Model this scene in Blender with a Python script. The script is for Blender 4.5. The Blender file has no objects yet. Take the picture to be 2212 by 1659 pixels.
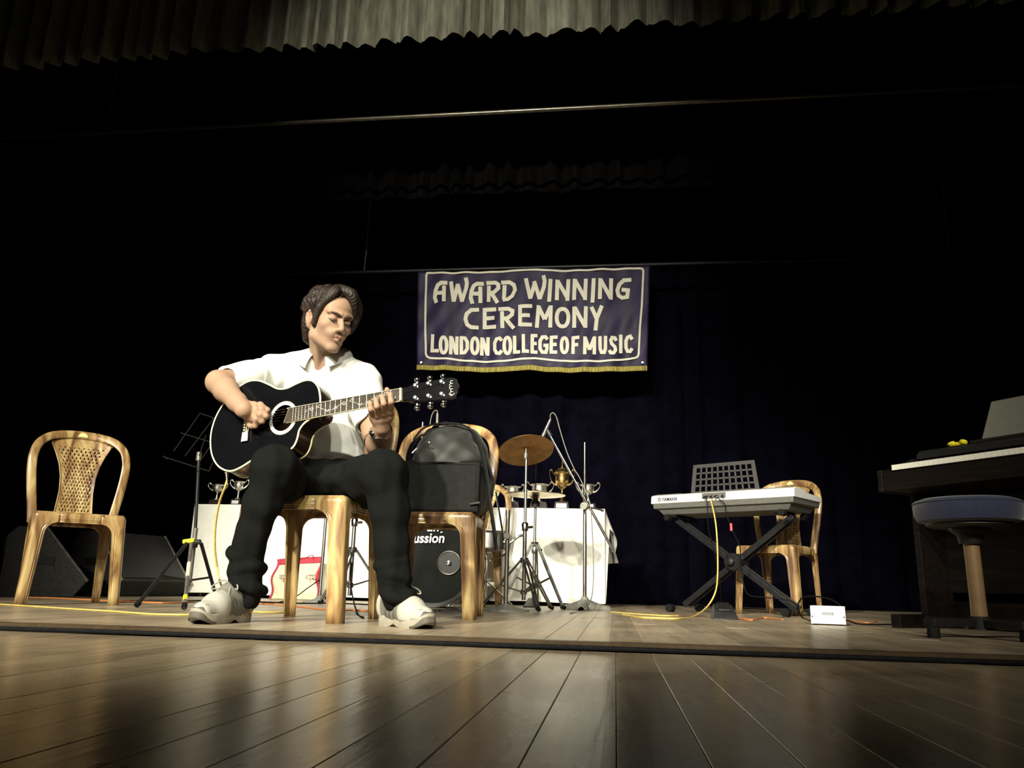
import bpy, bmesh, math, random
import numpy as np
from mathutils import Vector, Matrix, noise as mnoise
random.seed(7)
SC = bpy.context.scene
COL = SC.collection
R = math.radians

# ------------------------------------------------------------------ camera
# stage frame: X along the stage front, Y upstage, Z up; the stage deck is z = 0
CAM_H, YAW, PITCH, ROLL, FPX, IW, IH = .14, R(7.5), R(14.25), R(1.4), 1720., 2212., 1659.
_f = Vector((-math.sin(YAW)*math.cos(PITCH), math.cos(YAW)*math.cos(PITCH), math.sin(PITCH)))
_r = Vector((math.cos(YAW), math.sin(YAW), 0)); _u = _r.cross(_f)
CR = _r*math.cos(ROLL)+_u*math.sin(ROLL); CU = -_r*math.sin(ROLL)+_u*math.cos(ROLL); CF = _f
cam = bpy.data.cameras.new('camera'); cam.sensor_width = 36; cam.lens = FPX/IW*36
cam.clip_start = .02; cam.clip_end = 100
camo = bpy.data.objects.new('camera', cam); COL.objects.link(camo)
camo.matrix_world = Matrix(((CR.x, CU.x, -CF.x, 0), (CR.y, CU.y, -CF.y, 0), (CR.z, CU.z, -CF.z, CAM_H), (0, 0, 0, 1)))
SC.camera = camo
def P(px, py, Y):
    """point of the stage at depth Y seen at photo position px, py"""
    d = CF+CR*((px-IW/2)/FPX)-CU*((py-IH/2)/FPX)
    return Vector((0, 0, CAM_H))+d*(Y/d.y)
def G(px, py, z=0.):
    d = CF+CR*((px-IW/2)/FPX)-CU*((py-IH/2)/FPX)
    return Vector((0, 0, CAM_H))+d*((z-CAM_H)/d.z)

# ------------------------------------------------------------------ world, lights, exposure
w = bpy.data.worlds.new('dark_hall'); SC.world = w; w.use_nodes = True
w.node_tree.nodes['Background'].inputs[0].default_value = (.42, .36, 1, 1)
w.node_tree.nodes['Background'].inputs[1].default_value = .0042
vs = SC.view_settings
SC.display_settings.display_device = 'sRGB'
vs.view_transform = 'Standard'; vs.look = 'None'; vs.exposure = 0; vs.gamma = 1; vs.use_curve_mapping = False
def spot(name, loc, target, energy, size, blend, radius, color):
    l = bpy.data.lights.new(name, 'SPOT'); l.energy = energy; l.spot_size = R(size); l.spot_blend = blend
    l.shadow_soft_size = radius; l.color = color
    o = bpy.data.objects.new(name, l); COL.objects.link(o); o.location = loc
    o.rotation_euler = (Vector(target)-Vector(loc)).to_track_quat('-Z', 'Y').to_euler()
    return o
WARM = (1, .955, .79)
# front-of-house lanterns on the auditorium side, behind the camera, beams laid on the stage
spot('house_spot_key_offscreen', (-3.4, -6.2, 5.6), (-1.3, 3.9, .8), 7600, 27, .6, .16, WARM)
for side, lx, le in (('far_left', -4.6, 2900), ('left', -1.6, 2900), ('right', .6, 2700), ('far_right', 2.8, 2500)):
    spot('house_spot_%s_offscreen' % side, (lx, -7.5, 5.4), (-.6, 5.5, .55), le, 26, .85, .16, WARM)
spot('house_spot_banner_offscreen', (-2.2, -7.5, 5.4), (-.85, 7.5, 3.15), 7500, 16.5, 1., .16, WARM)

# ------------------------------------------------------------------ materials
def nodes_of(name):
    m = bpy.data.materials.new(name); m.use_nodes = True
    nt = m.node_tree; return m, nt, nt.nodes['Principled BSDF']
def L(nt, a, b): nt.links.new(a, b)
def mat(name, col, rough=.5, metal=0., var=.12, scale=30., bump=0., coat=0., stretch=(1, 1, 1), spec=.5, sheen=0., col2=None, detail=4., contrast=(.35, .65), aniso=0.):
    m, nt, b = nodes_of(name)
    tc = nt.nodes.new('ShaderNodeTexCoord'); mp = nt.nodes.new('ShaderNodeMapping'); mp.inputs['Scale'].default_value = stretch
    L(nt, tc.outputs['Object'], mp.inputs['Vector'])
    n = nt.nodes.new('ShaderNodeTexNoise'); n.inputs['Scale'].default_value = scale; n.inputs['Detail'].default_value = detail
    L(nt, mp.outputs['Vector'], n.inputs['Vector'])
    rp = nt.nodes.new('ShaderNodeValToRGB'); rp.color_ramp.elements[0].position, rp.color_ramp.elements[1].position = contrast
    c1 = tuple(min(1, c*(1-var)) for c in col); c2 = col2 or tuple(min(1, c*(1+var)) for c in col)
    rp.color_ramp.elements[0].color = (*c1, 1); rp.color_ramp.elements[1].color = (*c2, 1)
    L(nt, n.outputs['Fac'], rp.inputs['Fac']); L(nt, rp.outputs['Color'], b.inputs['Base Color'])
    b.inputs['Roughness'].default_value = rough; b.inputs['Metallic'].default_value = metal
    b.inputs['Specular IOR Level'].default_value = spec; b.inputs['Coat Weight'].default_value = coat
    b.inputs['Coat Roughness'].default_value = .12; b.inputs['Sheen Weight'].default_value = sheen
    if bump:
        bp = nt.nodes.new('ShaderNodeBump'); bp.inputs['Strength'].default_value = bump; bp.inputs['Distance'].default_value = .004
        L(nt, n.outputs['Fac'], bp.inputs['Height']); L(nt, bp.outputs['Normal'], b.inputs['Normal'])
    return m
def wood_floor(name, c1, c2, rough, coat, grain=1.):
    m, nt, b = nodes_of(name)
    tc = nt.nodes.new('ShaderNodeTexCoord'); oi = nt.nodes.new('ShaderNodeObjectInfo')
    ge = nt.nodes.new('ShaderNodeNewGeometry')
    mp = nt.nodes.new('ShaderNodeMapping'); mp.inputs['Scale'].default_value = (38, 2.2, 10); L(nt, ge.outputs['Position'], mp.inputs['Vector'])
    n = nt.nodes.new('ShaderNodeTexNoise'); n.inputs['Scale'].default_value = 1.; n.inputs['Detail'].default_value = 7; n.inputs['Distortion'].default_value = .6
    L(nt, mp.outputs['Vector'], n.inputs['Vector'])
    n2 = nt.nodes.new('ShaderNodeTexNoise'); n2.inputs['Scale'].default_value = 2.6; n2.inputs['Detail'].default_value = 6; L(nt, ge.outputs['Position'], n2.inputs['Vector'])
    a = nt.nodes.new('ShaderNodeMath'); a.operation = 'MULTIPLY_ADD'; a.inputs[1].default_value = .22; L(nt, oi.outputs['Random'], a.inputs[0]); 
    s = nt.nodes.new('ShaderNodeMath'); s.operation = 'MULTIPLY_ADD'; s.inputs[1].default_value = .5; s.inputs[2].default_value = -.11
    L(nt, n.outputs['Fac'], s.inputs[0]); L(nt, s.outputs[0], a.inputs[2])
    s2 = nt.nodes.new('ShaderNodeMath'); s2.operation = 'MULTIPLY_ADD'; s2.inputs[1].default_value = .75; L(nt, n2.outputs['Fac'], s2.inputs[0]); L(nt, a.outputs[0], s2.inputs[2])
    rp = nt.nodes.new('ShaderNodeValToRGB'); rp.color_ramp.elements[0].position = .38; rp.color_ramp.elements[1].position = .92
    rp.color_ramp.elements[0].color = (*c1, 1); rp.color_ramp.elements[1].color = (*c2, 1)
    L(nt, s2.outputs[0], rp.inputs['Fac']); L(nt, rp.outputs['Color'], b.inputs['Base Color'])
    rr = nt.nodes.new('ShaderNodeMapRange'); rr.inputs['To Min'].default_value = rough*.65; rr.inputs['To Max'].default_value = rough*1.5
    L(nt, n2.outputs['Fac'], rr.inputs['Value']); L(nt, rr.outputs['Result'], b.inputs['Roughness'])
    b.inputs['Coat Weight'].default_value = coat; b.inputs['Coat Roughness'].default_value = .18
    bp = nt.nodes.new('ShaderNodeBump'); bp.inputs['Strength'].default_value = .28*grain; bp.inputs['Distance'].default_value = .0025
    L(nt, n.outputs['Fac'], bp.inputs['Height']); L(nt, bp.outputs['Normal'], b.inputs['Normal']); L(nt, bp.outputs['Normal'], b.inputs['Coat Normal'])
    return m
def wood_plastic(name, pale, tan, brown):
    m, nt, b = nodes_of(name)
    tc = nt.nodes.new('ShaderNodeTexCoord'); oi = nt.nodes.new('ShaderNodeObjectInfo')
    ad = nt.nodes.new('ShaderNodeVectorMath'); ad.operation = 'ADD'; L(nt, tc.outputs['Object'], ad.inputs[0]); L(nt, oi.outputs['Location'], ad.inputs[1])
    mp = nt.nodes.new('ShaderNodeMapping'); mp.inputs['Scale'].default_value = (17, 17, 3.0); mp.inputs['Rotation'].default_value = (.15, .3, 0); L(nt, ad.outputs[0], mp.inputs['Vector'])
    n = nt.nodes.new('ShaderNodeTexNoise'); n.inputs['Scale'].default_value = 1; n.inputs['Detail'].default_value = 2.2; n.inputs['Distortion'].default_value = 1.1
    L(nt, mp.outputs['Vector'], n.inputs['Vector'])
    rp = nt.nodes.new('ShaderNodeValToRGB'); e = rp.color_ramp.elements
    e[0].position = .36; e[0].color = (*brown, 1); e[1].position = .64; e[1].color = (*pale, 1)
    k = e.new(.49); k.color = (*tan, 1)
    L(nt, n.outputs['Fac'], rp.inputs['Fac']); L(nt, rp.outputs['Color'], b.inputs['Base Color'])
    b.inputs['Roughness'].default_value = .36; b.inputs['Coat Weight'].default_value = .15; b.inputs['Coat Roughness'].default_value = .1
    return m
MT = {}
MT['deck'] = wood_floor('dusty_deck_boards', (.185, .145, .095), (.45, .355, .245), .36, .1)
MT['apron'] = wood_floor('varnished_apron_boards', (.165, .128, .08), (.40, .31, .20), .26, .12)
MT['nosing'] = wood_floor('dark_nosing_wood', (.03, .02, .011), (.1, .07, .04), .4, .1)
MT['velvet'] = mat('black_velvet', (.0017, .0015, .0042), .95, var=.3, scale=6, spec=.02, sheen=.0)
MT['blackwall'] = mat('black_painted_wall', (.006, .005, .009), .9, scale=4, spec=.1)
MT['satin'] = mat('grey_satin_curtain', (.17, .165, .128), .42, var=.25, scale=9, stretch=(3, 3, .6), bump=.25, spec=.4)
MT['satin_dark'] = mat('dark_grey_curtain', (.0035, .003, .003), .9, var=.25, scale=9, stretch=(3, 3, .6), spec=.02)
MT['chrome'] = mat('chrome', (.72, .72, .70), .16, 1., var=.06, scale=20)
MT['steel'] = mat('dull_steel', (.5, .5, .47), .3, 1., var=.12, scale=20)
MT['pipe'] = mat('painted_steel_pipe', (.12, .11, .085), .3, .8, var=.2, scale=15)
MT['iron'] = mat('grey_cast_iron', (.26, .255, .22), .5, .1, var=.15, scale=25, bump=.1)
MT['blackmetal'] = mat('black_enamel', (.010, .010, .011), .42, .0, var=.2, scale=25, spec=.3)
MT['greymetal'] = mat('worn_grey_tube', (.17, .16, .145), .38, .5, var=.25, scale=25)
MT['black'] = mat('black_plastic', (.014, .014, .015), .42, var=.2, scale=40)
MT['rubber'] = mat('black_rubber', (.008, .008, .008), .75, var=.2, scale=40, spec=.12)
MT['cable'] = mat('black_cable', (.007, .007, .008), .8, var=.2, scale=60, spec=.08)
MT['cable_y'] = mat('yellow_cable', (.62, .45, .12), .45, var=.15, scale=60)
MT['cable_o'] = mat('orange_cable', (.58, .2, .06), .5, var=.15, scale=60)
MT['cable_g'] = mat('grey_cable', (.23, .22, .19), .42, var=.15, scale=60)
MT['chair'] = wood_plastic('wood_look_plastic', (.46, .34, .145), (.29, .17, .065), (.13, .065, .028))
MT['chair_red'] = mat('maroon_plastic', (.20, .018, .02), .3, coat=.3)
MT['cloth_white'] = mat('white_tablecloth', (.80, .79, .72), .85, var=.04, scale=14, bump=.04)
MT['silver'] = mat('polished_silver', (.95, .92, .82), .34, 1., var=.06, scale=30)
MT['gold'] = mat('tarnished_brass', (.66, .45, .2), .28, 1., var=.12, scale=30)
MT['plinth'] = mat('dark_polished_plinth', (.016, .009, .007), .45, var=.3, scale=30, spec=.15)
MT['plate'] = mat('silver_name_plate', (.62, .6, .62), .35, .5, var=.05)
MT['yellow'] = mat('yellow_plastic', (.82, .70, .03), .4, var=.05)
MT['red'] = mat('red_plastic', (.55, .05, .06), .4, var=.05)
MT['white'] = mat('white_painted_metal', (.82, .82, .80), .4, var=.03)

# ------------------------------------------------------------------ mesh helpers
class MB:
    """collects geometry for one mesh object"""
    def __init__(s): s.v = []; s.f = []
    def add(s, vs_, fs):
        o = len(s.v); s.v += [tuple(v) for v in vs_]; s.f += [tuple(i+o for i in f) for f in fs]; return s
    def box(s, c, d, M=None):
        x, y, z = d[0]/2, d[1]/2, d[2]/2
        vv = [Vector((a*x, b*y, e*z)) for a in (-1, 1) for b in (-1, 1) for e in (-1, 1)]
        if M is not None: vv = [M @ v for v in vv]
        return s.add([v+Vector(c) for v in vv], [(0, 1, 3, 2), (4, 6, 7, 5), (0, 4, 5, 1), (2, 3, 7, 6), (0, 2, 6, 4), (1, 5, 7, 3)])
    def hexa(s, b4, t4):
        """bottom and top quads, both counter-clockwise from above"""
        return s.add(list(b4)+list(t4), [(3, 2, 1, 0), (4, 5, 6, 7)]+[(i, (i+1) % 4, 4+(i+1) % 4, 4+i) for i in range(4)])
    def tube(s, pts, r, n=10, cap=True, closed=False, flat=None):
        pts = [Vector(p) for p in pts]; m = len(pts)
        rs = r if isinstance(r, (list, tuple)) else [r]*m
        ts = []
        for i in range(m):
            if closed: t = pts[(i+1) % m]-pts[i-1]
            else: t = pts[min(i+1, m-1)]-pts[max(i-1, 0)]
            ts.append(t.normalized())
        a = Vector((0, 0, 1)) if abs(ts[0].z) < .9 else Vector((0, 1, 0))
        nrm = (a-ts[0]*a.dot(ts[0])).normalized()
        rings = []
        for i in range(m):
            nrm = (nrm-ts[i]*nrm.dot(ts[i])).normalized(); bn = ts[i].cross(nrm)
            rings.append([pts[i]+(nrm*math.cos(2*math.pi*k/n)+bn*math.sin(2*math.pi*k/n)*(flat or 1))*rs[i] for k in range(n)])
        o = len(s.v); s.v += [tuple(v) for q in rings for v in q]
        for i in range(m if closed else m-1):
            j = (i+1) % m
            for k in range(n): s.f.append((o+i*n+k, o+i*n+(k+1) % n, o+j*n+(k+1) % n, o+j*n+k))
        if cap and not closed:
            s.f.append(tuple(o+k for k in reversed(range(n)))); s.f.append(tuple(o+(m-1)*n+k for k in range(n)))
        return s
    def lathe(s, prof, c=(0, 0, 0), n=24, M=None):
        """profile of (radius, height) turned about z"""
        o = len(s.v); c = Vector(c)
        for (r, z) in prof:
            for k in range(n):
                v = Vector((r*math.cos(2*math.pi*k/n), r*math.sin(2*math.pi*k/n), z))
                if M is not None: v = M @ v
                s.v.append(tuple(c+v))
        m = len(prof)
        for i in range(m-1):
            for k in range(n): s.f.append((o+i*n+k, o+i*n+(k+1) % n, o+(i+1)*n+(k+1) % n, o+(i+1)*n+k))
        return s
    def grid(s, fn, nu, nv, cu=False, hole=None):
        o = len(s.v)
        for i in range(nu):
            for j in range(nv): s.v.append(tuple(fn(i/(nu if cu else nu-1), j/(nv-1))))
        for i in range(nu if cu else nu-1):
            for j in range(nv-1):
                if hole and hole(i, j): continue
                a, b = o+i*nv+j, o+((i+1) % nu)*nv+j
                s.f.append((a, b, b+1, a+1))
        return s
    def prism(s, poly, fr, d):
        """polygon (u,v) in frame fr (o, eu, ev) extruded by vector d"""
        o, eu, ev = fr; n = len(poly)
        a = [o+eu*u+ev*v for u, v in poly]; b = [p+d for p in a]
        return s.add(a+b, [tuple(range(n-1, -1, -1)), tuple(range(n, 2*n))]+[(i, (i+1) % n, n+(i+1) % n, n+i) for i in range(n)])
    def obj(s, name, material, parent=None, smooth=True, bevel=0., solid=0., subsurf=0, kind=None, label=None, angle=40, off=None):
        me = bpy.data.meshes.new(name)
        vv = s.v
        o0 = off if off is not None else (ORG.get(root_of(parent).name, None) if parent is not None else None)
        if o0 is not None: vv = [(v[0]-o0[0], v[1]-o0[1], v[2]-o0[2]) for v in vv]
        me.from_pydata(vv, [], s.f); me.update()
        bm = bmesh.new(); bm.from_mesh(me); bmesh.ops.recalc_face_normals(bm, faces=bm.faces); bm.to_mesh(me); bm.free()
        if smooth:
            me.polygons.foreach_set('use_smooth', [True]*len(me.polygons)); me.set_sharp_from_angle(angle=R(angle))
        ob = bpy.data.objects.new(name, me); COL.objects.link(ob)
        if material: me.materials.append(MT[material] if isinstance(material, str) else material)
        if parent is not None: ob.parent = parent
        if bevel: mo = ob.modifiers.new('bevel', 'BEVEL'); mo.width = bevel; mo.segments = 2; mo.limit_method = 'ANGLE'
        if solid: mo = ob.modifiers.new('solid', 'SOLIDIFY'); mo.thickness = solid; mo.offset = -1
        if subsurf: mo = ob.modifiers.new('sub', 'SUBSURF'); mo.levels = mo.render_levels = subsurf
        if kind: ob['kind'] = kind
        if label: ob['label'] = label
        return ob
def loose(b):
    """split collected geometry into its connected pieces"""
    par = list(range(len(b.v)))
    def find(i):
        while par[i] != i: par[i] = par[par[i]]; i = par[i]
        return i
    for f in b.f:
        for k in f[1:]: par[find(k)] = find(f[0])
    out = {}
    for f in b.f: out.setdefault(find(f[0]), []).append(f)
    res = []
    for fs in out.values():
        ids = sorted({i for f in fs for i in f}); mp = {i: k for k, i in enumerate(ids)}; m = MB(); m.v = [b.v[i] for i in ids]; m.f = [tuple(mp[i] for i in f) for f in fs]; res.append(m)
    return res
ORG = {}
def root_of(o):
    while o.parent is not None: o = o.parent
    return o
def thing(name, label, cat, loc=(0, 0, 0), group=None, world=True, rz=0):
    """an Empty at the thing's base; with world=True its parts are written in stage coordinates"""
    o = bpy.data.objects.new(name, None); COL.objects.link(o); o.location = loc; o.rotation_euler = (0, 0, rz); o.empty_display_size = .1
    o['label'] = label; o['category'] = cat
    if group: o['group'] = group
    if world: ORG[o.name] = tuple(loc)
    return o
def single(ob, label, cat, group=None):
    ob['label'] = label; ob['category'] = cat
    if group: ob['group'] = group
    return ob
def copy_tree(o, parent=None):
    c = o.copy(); COL.objects.link(c); c.parent = parent
    for ch in list(o.children): copy_tree(ch, c)
    return c
def spline(pts, n=8, closed=False):
    """Catmull-Rom through the points"""
    pts = [Vector(p) for p in pts]; m = len(pts); out = []
    for i in range(m if closed else m-1):
        if closed: a, b, c, d = pts[i-1], pts[i], pts[(i+1) % m], pts[(i+2) % m]
        else: a, b, c, d = pts[max(i-1, 0)], pts[i], pts[i+1], pts[min(i+2, m-1)]
        for k in range(n):
            t = k/n
            out.append(.5*((2*b)+(c-a)*t+(2*a-5*b+4*c-d)*t*t+(3*b-a-3*c+d)*t**3))
    if not closed: out.append(pts[-1])
    return out
def frame_to(z, x=(1, 0, 0)):
    """rotation matrix whose z axis is z"""
    z = Vector(z).normalized(); x = Vector(x); x = (x-z*x.dot(z))
    if x.length < 1e-4: x = Vector((0, 1, 0)); x = x-z*x.dot(z)
    x.normalize(); y = z.cross(x)
    return Matrix(((x.x, y.x, z.x), (x.y, y.y, z.y), (x.z, y.z, z.z)))
def cable(name, pts, r, material, label, n=8, parent=None, group=None, sub=6):
    b = MB().tube(spline(pts, sub), r, n)
    if parent is not None: return b.obj(name, material, parent)
    o = b.obj(name, material, off=pts[0]); o.location = pts[0]
    return single(o, label, 'cable', group)
# ------------------------------------------------------------------ the stage
EDGE = 2.24; BACK = 7.85
deck = MB().box((0, (EDGE+BACK)/2+.1, -.060), (13, BACK-EDGE+.3, .05)).obj('floor', 'blackwall', smooth=False); deck['kind'] = 'structure'
apron = MB().box((0, .3, -.085), (13, 4.3, .05)).obj('floor_apron', 'blackwall', smooth=False); apron['kind'] = 'structure'
def plank_mesh(name, material, wdt, th):
    b = MB().box((0, .5, -th/2), (wdt, 1, th)); me = bpy.data.meshes.new(name); me.from_pydata(b.v, [], b.f)
    bm = bmesh.new(); bm.from_mesh(me)
    bmesh.ops.recalc_face_normals(bm, faces=bm.faces)
    es = [e for e in bm.edges if all(v.co.z > -.001 for v in e.verts) and abs(e.verts[0].co.y-e.verts[1].co.y) > .5]
    bmesh.ops.bevel(bm, geom=es, offset=.0009, segments=1, affect='EDGES'); bm.to_mesh(me); bm.free()
    me.materials.append(MT[material]); return me
pm = plank_mesh('plank', 'deck', .0892, .035); pa = plank_mesh('apron_plank', 'apron', .0891, .038)
for i in range(-64, 65):
    x = i*.09+.03
    cuts = [EDGE+.055]+([EDGE+.055+random.uniform(.25, 2.6)] if -28 < i < 30 else [])+[BACK+.1]
    for a, b_ in zip(cuts[:-1], cuts[1:]):
        o = bpy.data.objects.new('plank', pm); COL.objects.link(o); o.parent = deck; o.location = (x, a, random.uniform(-.0006, .0006)); o.scale = (1, b_-a-.002, 1)
for i in range(-34, 30):
    x = i*.09+.045
    o = bpy.data.objects.new('plank', pa); COL.objects.link(o); o.parent = apron
    o.location = (x, -1.6, -.022+random.uniform(-.0005, .0005)); o.scale = (1, EDGE+1.58, 1)
# nosing board along the stage step: rounded lip over a dark recess
def nos(u, v):
    prof = [(EDGE+.054, .0005), (EDGE+.03, .0008), (EDGE+.008, -.0002), (EDGE, -.004), (EDGE+.002, -.010), (EDGE+.010, -.013), (EDGE+.012, -.021), (EDGE+.012, -.03)]
    y, z = prof[min(int(round(v*7)), 7)]
    x = -6.2+12.4*u; return (x, y+.0015*math.sin(x*7.)+.001*math.sin(x*23), z)
ns = MB().grid(nos, 160, 8).obj('trim_1', 'nosing'); ns['kind'] = 'structure'
# black walls closing the stage house
for nm, c, d in (('wall_back', (0, 8.6, 3.2), (14, .1, 6.6)), ('wall_left', (-6.6, 4.9, 3.2), (.1, 7.3, 6.6)), ('wall_right', (6.6, 4.9, 3.2), (.1, 7.3, 6.6)), ('ceiling', (0, 4.9, 6.5), (14, 7.3, .1))):
    o = MB().box(c, d).obj(nm, 'blackwall', smooth=False); o['kind'] = 'structure'

# ------------------------------------------------------------------ curtains
def curtain(name, x0, x1, y, z0, z1, pitch, amp, material, label, seed, ends=None, hem=0., nz=8, ripple=0.):
    rr = random.Random(seed); ph = []; x = 0.
    while x < (x1-x0)*1.25: x += pitch*rr.uniform(.6, 1.5); ph.append(x)
    ph = np.array([0]+ph); am = np.array([rr.uniform(.6, 1.3) for _ in ph]); hm = np.array([rr.uniform(0, 1) for _ in ph])
    nx = int((x1-x0)/pitch*9)
    def f(u, v):
        xx = u*(x1-x0); k = int(np.searchsorted(ph, xx, 'right'))-1; k = max(0, min(k, len(ph)-2)); t = (xx-ph[k])/(ph[k+1]-ph[k])
        s = math.sin(2*math.pi*t); fold = (s+.35*math.sin(4*math.pi*t+1))*amp*am[k]
        zz = z0+(z1-z0)*v
        h = hem*(hm[k]*(1-t)+hm[k+1]*t+.35*s*am[k])*(1-v)**3
        return (x0+xx+amp*.35*math.cos(2*math.pi*t), y+fold*(1-.35*v)+ripple*math.sin(9*v+5*u), zz+h)
    o = MB().grid(f, nx, nz).obj(name, material, off=((x0+x1)/2, y, z0)); o.location = ((x0+x1)/2, y, z0)
    return single(o, label, 'curtain')
curtain('backdrop_curtain', -6.4, 6.4, 8.05, .0, 6.4, .34, .045, 'velvet', 'full-width black velvet backdrop curtain hanging at the back of the stage', 1)
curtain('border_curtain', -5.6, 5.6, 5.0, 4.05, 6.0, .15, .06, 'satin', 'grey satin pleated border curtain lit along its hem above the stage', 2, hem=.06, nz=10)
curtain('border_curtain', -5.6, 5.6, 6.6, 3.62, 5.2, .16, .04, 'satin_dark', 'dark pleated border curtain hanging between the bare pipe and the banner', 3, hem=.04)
curtain('leg_curtain', -6.3, -3.95, 7.1, .0, 5.6, .3, .06, 'velvet', 'black side curtain hanging beyond the floor monitors', 4)
curtain('leg_curtain', 3.6, 6.3, 7.1, .0, 5.6, .3, .06, 'velvet', 'black side curtain hanging behind the upright digital piano', 5)

# ------------------------------------------------------------------ battens
def batten(y, z, r, x0, x1, label, material, hangers):
    t = thing('batten', label, 'pipe', (0, y, z))
    MB().tube([(x0, y, z), (x1, y, z)], r, 14).obj('pipe', material, t)
    for hx in hangers: MB().tube([(hx, y, z+r), (hx, y, 6.45)], .004, 6).obj('hanger_cable', 'greymetal', t)
    return t
pz = P(1060, 243, 5.6).z
batten(5.6, pz, .018, -5.4, 5.4, 'bare steel lighting pipe with a bright glint above the banner', 'pipe', (-4.3, 4.2))
bz = P(905, 588, 7.5).z+.03
bt = batten(7.53, bz, .018, -5.4, 5.4, 'thin black pipe carrying the purple banner', 'blackmetal', (-4.4, 3.2))
q = P(787, 575, 7.53)
MB().tube([(q.x, 7.53, bz-.01), (q.x+.01, 7.53, bz+.2), (q.x+.015, 7.53, 6.4)], .007, 6).obj('hanger_cable', 'greymetal', bt)

# ------------------------------------------------------------------ banner
BY = 7.49
def bfold(x, z):
    return .012*math.sin(x*9.+.6*math.sin(z*3))+.007*math.sin(x*23+z*2.2)+.01*math.sin((x+z)*6.)*max(0, 1-abs(z-2.75)*1.2)+.006*math.sin((x*1.6-z)*17)
bn0 = P(1150, 690, BY)
MT['banner'] = mat('purple_satin', (.017, .012, .04), .5, var=.35, scale=3.2, spec=.16, sheen=.02, stretch=(2.5, 1, .7))
MT['letter'] = mat('silver_cloth_letters', (.56, .53, .43), .6, var=.06, scale=12)
MT['fringe'] = mat('gold_fringe', (.26, .21, .045), .7, var=.4, scale=120, stretch=(1, 1, .1), bump=.5)
banner = thing('banner', 'purple satin banner with silver lettering and gold fringe on the black backdrop', 'banner', (bn0.x, BY, 2.22))
c = [P(902, 586, BY), P(1404, 572, BY), P(1398, 792, BY), P(900, 790, BY)]
def sag(u): return -.028*math.sin(math.pi*u)*math.sin(math.pi*u*2.02)*(1 if u < .5 else -1)-.006
def banner_pt(u, v, dy=0.):
    t = c[0].lerp(c[1], u); b_ = c[3].lerp(c[2], u)
    p = b_.lerp(t, v); z = p.z+(sag(u)*(1-v)+.02*abs(math.sin(2*math.pi*u))*-1*v)
    return (p.x, BY+bfold(p.x, z)*(.35+.65*(1-v))+dy, z)
MB().grid(lambda u, v: banner_pt(u, v), 120, 40).obj('cloth', 'banner', banner, solid=.002)
MB().grid(lambda u, v: (lambda p: (p[0], p[1]-.004+.004*math.sin(u*700), p[2]-.05*(1-v)+.014))(banner_pt(u, 0)), 300, 4).obj('fringe', 'fringe', banner, solid=.006)
for px, py in ((910, 783), (1388, 783)):
    q = P(px, py, BY-.03); MB().lathe([(.0, -.004), (.011, -.004), (.011, .004), (0, .004)], q, 12, frame_to((0, -1, 0))).obj('eyelet', 'chrome', banner)
for px in (912, 1160, 1385):
    q = P(px, 586, BY); MB().tube([(q.x, BY, q.z-.01), (q.x, 7.53, bz+.02)], .004, 6).obj('tie', 'greymetal', banner)
def ribbon(b, pts, wd, closed=False):
    """flat stroke on the banner, points in zoomed-photo units"""
    pts = [Vector((x, y)) for x, y in pts]; m = len(pts)
    fine = []
    for i in range(m if closed else m-1):
        a, e = pts[i], pts[(i+1) % m]; k = max(1, int((e-a).length/30))
        fine += [(a.lerp(e, j/k)) for j in range(k)]
    if not closed: fine.append(pts[-1])
    m = len(fine); lv, rv = [], []
    for i in range(m):
        p0 = fine[i-1] if (closed or i) else fine[i]; p2 = fine[(i+1) % m] if (closed or i < m-1) else fine[i]
        d1 = (fine[i]-p0).normalized() if (fine[i]-p0).length else (p2-fine[i]).normalized()
        d2 = (p2-fine[i]).normalized() if (p2-fine[i]).length else d1
        n1, n2 = Vector((-d1.y, d1.x)), Vector((-d2.y, d2.x)); nn = (n1+n2); nn = nn.normalized() if nn.length > .1 else n1
        k = 1/max(.6, nn.dot(n1)); lv.append(fine[i]+nn*wd/2*k); rv.append(fine[i]-nn*wd/2*k)
    def on(q):
        w_ = P(880+q.x*.24412, 560+q.y*.24412, BY); return (w_.x, BY+bfold(w_.x, w_.z)*.75-.011, w_.z)
    o = len(b.v); b.v += [on(q) for q in lv]+[on(q) for q in rv]
    for i in range(m if closed else m-1):
        j = (i+1) % m; b.f.append((o+i, o+j, o+m+j, o+m+i))
def ell(cx, cy, rx, ry, n=22): return [(cx+rx*math.copysign(abs(math.cos(2*math.pi*k/n))**.85, math.cos(2*math.pi*k/n)), cy+ry*math.sin(2*math.pi*k/n)) for k in range(n)]
def AA(dx, dy): return [[(258+dx, 388+dy), (243+dx, 340+dy), (250+dx, 280+dy), (270+dx, 232+dy), (300+dx, 212+dy), (356+dx, 212+dy)], [(326+dx, 236+dy), (326+dx, 378+dy)], [(258+dx, 300+dy), (326+dx, 298+dy)]]
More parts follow.
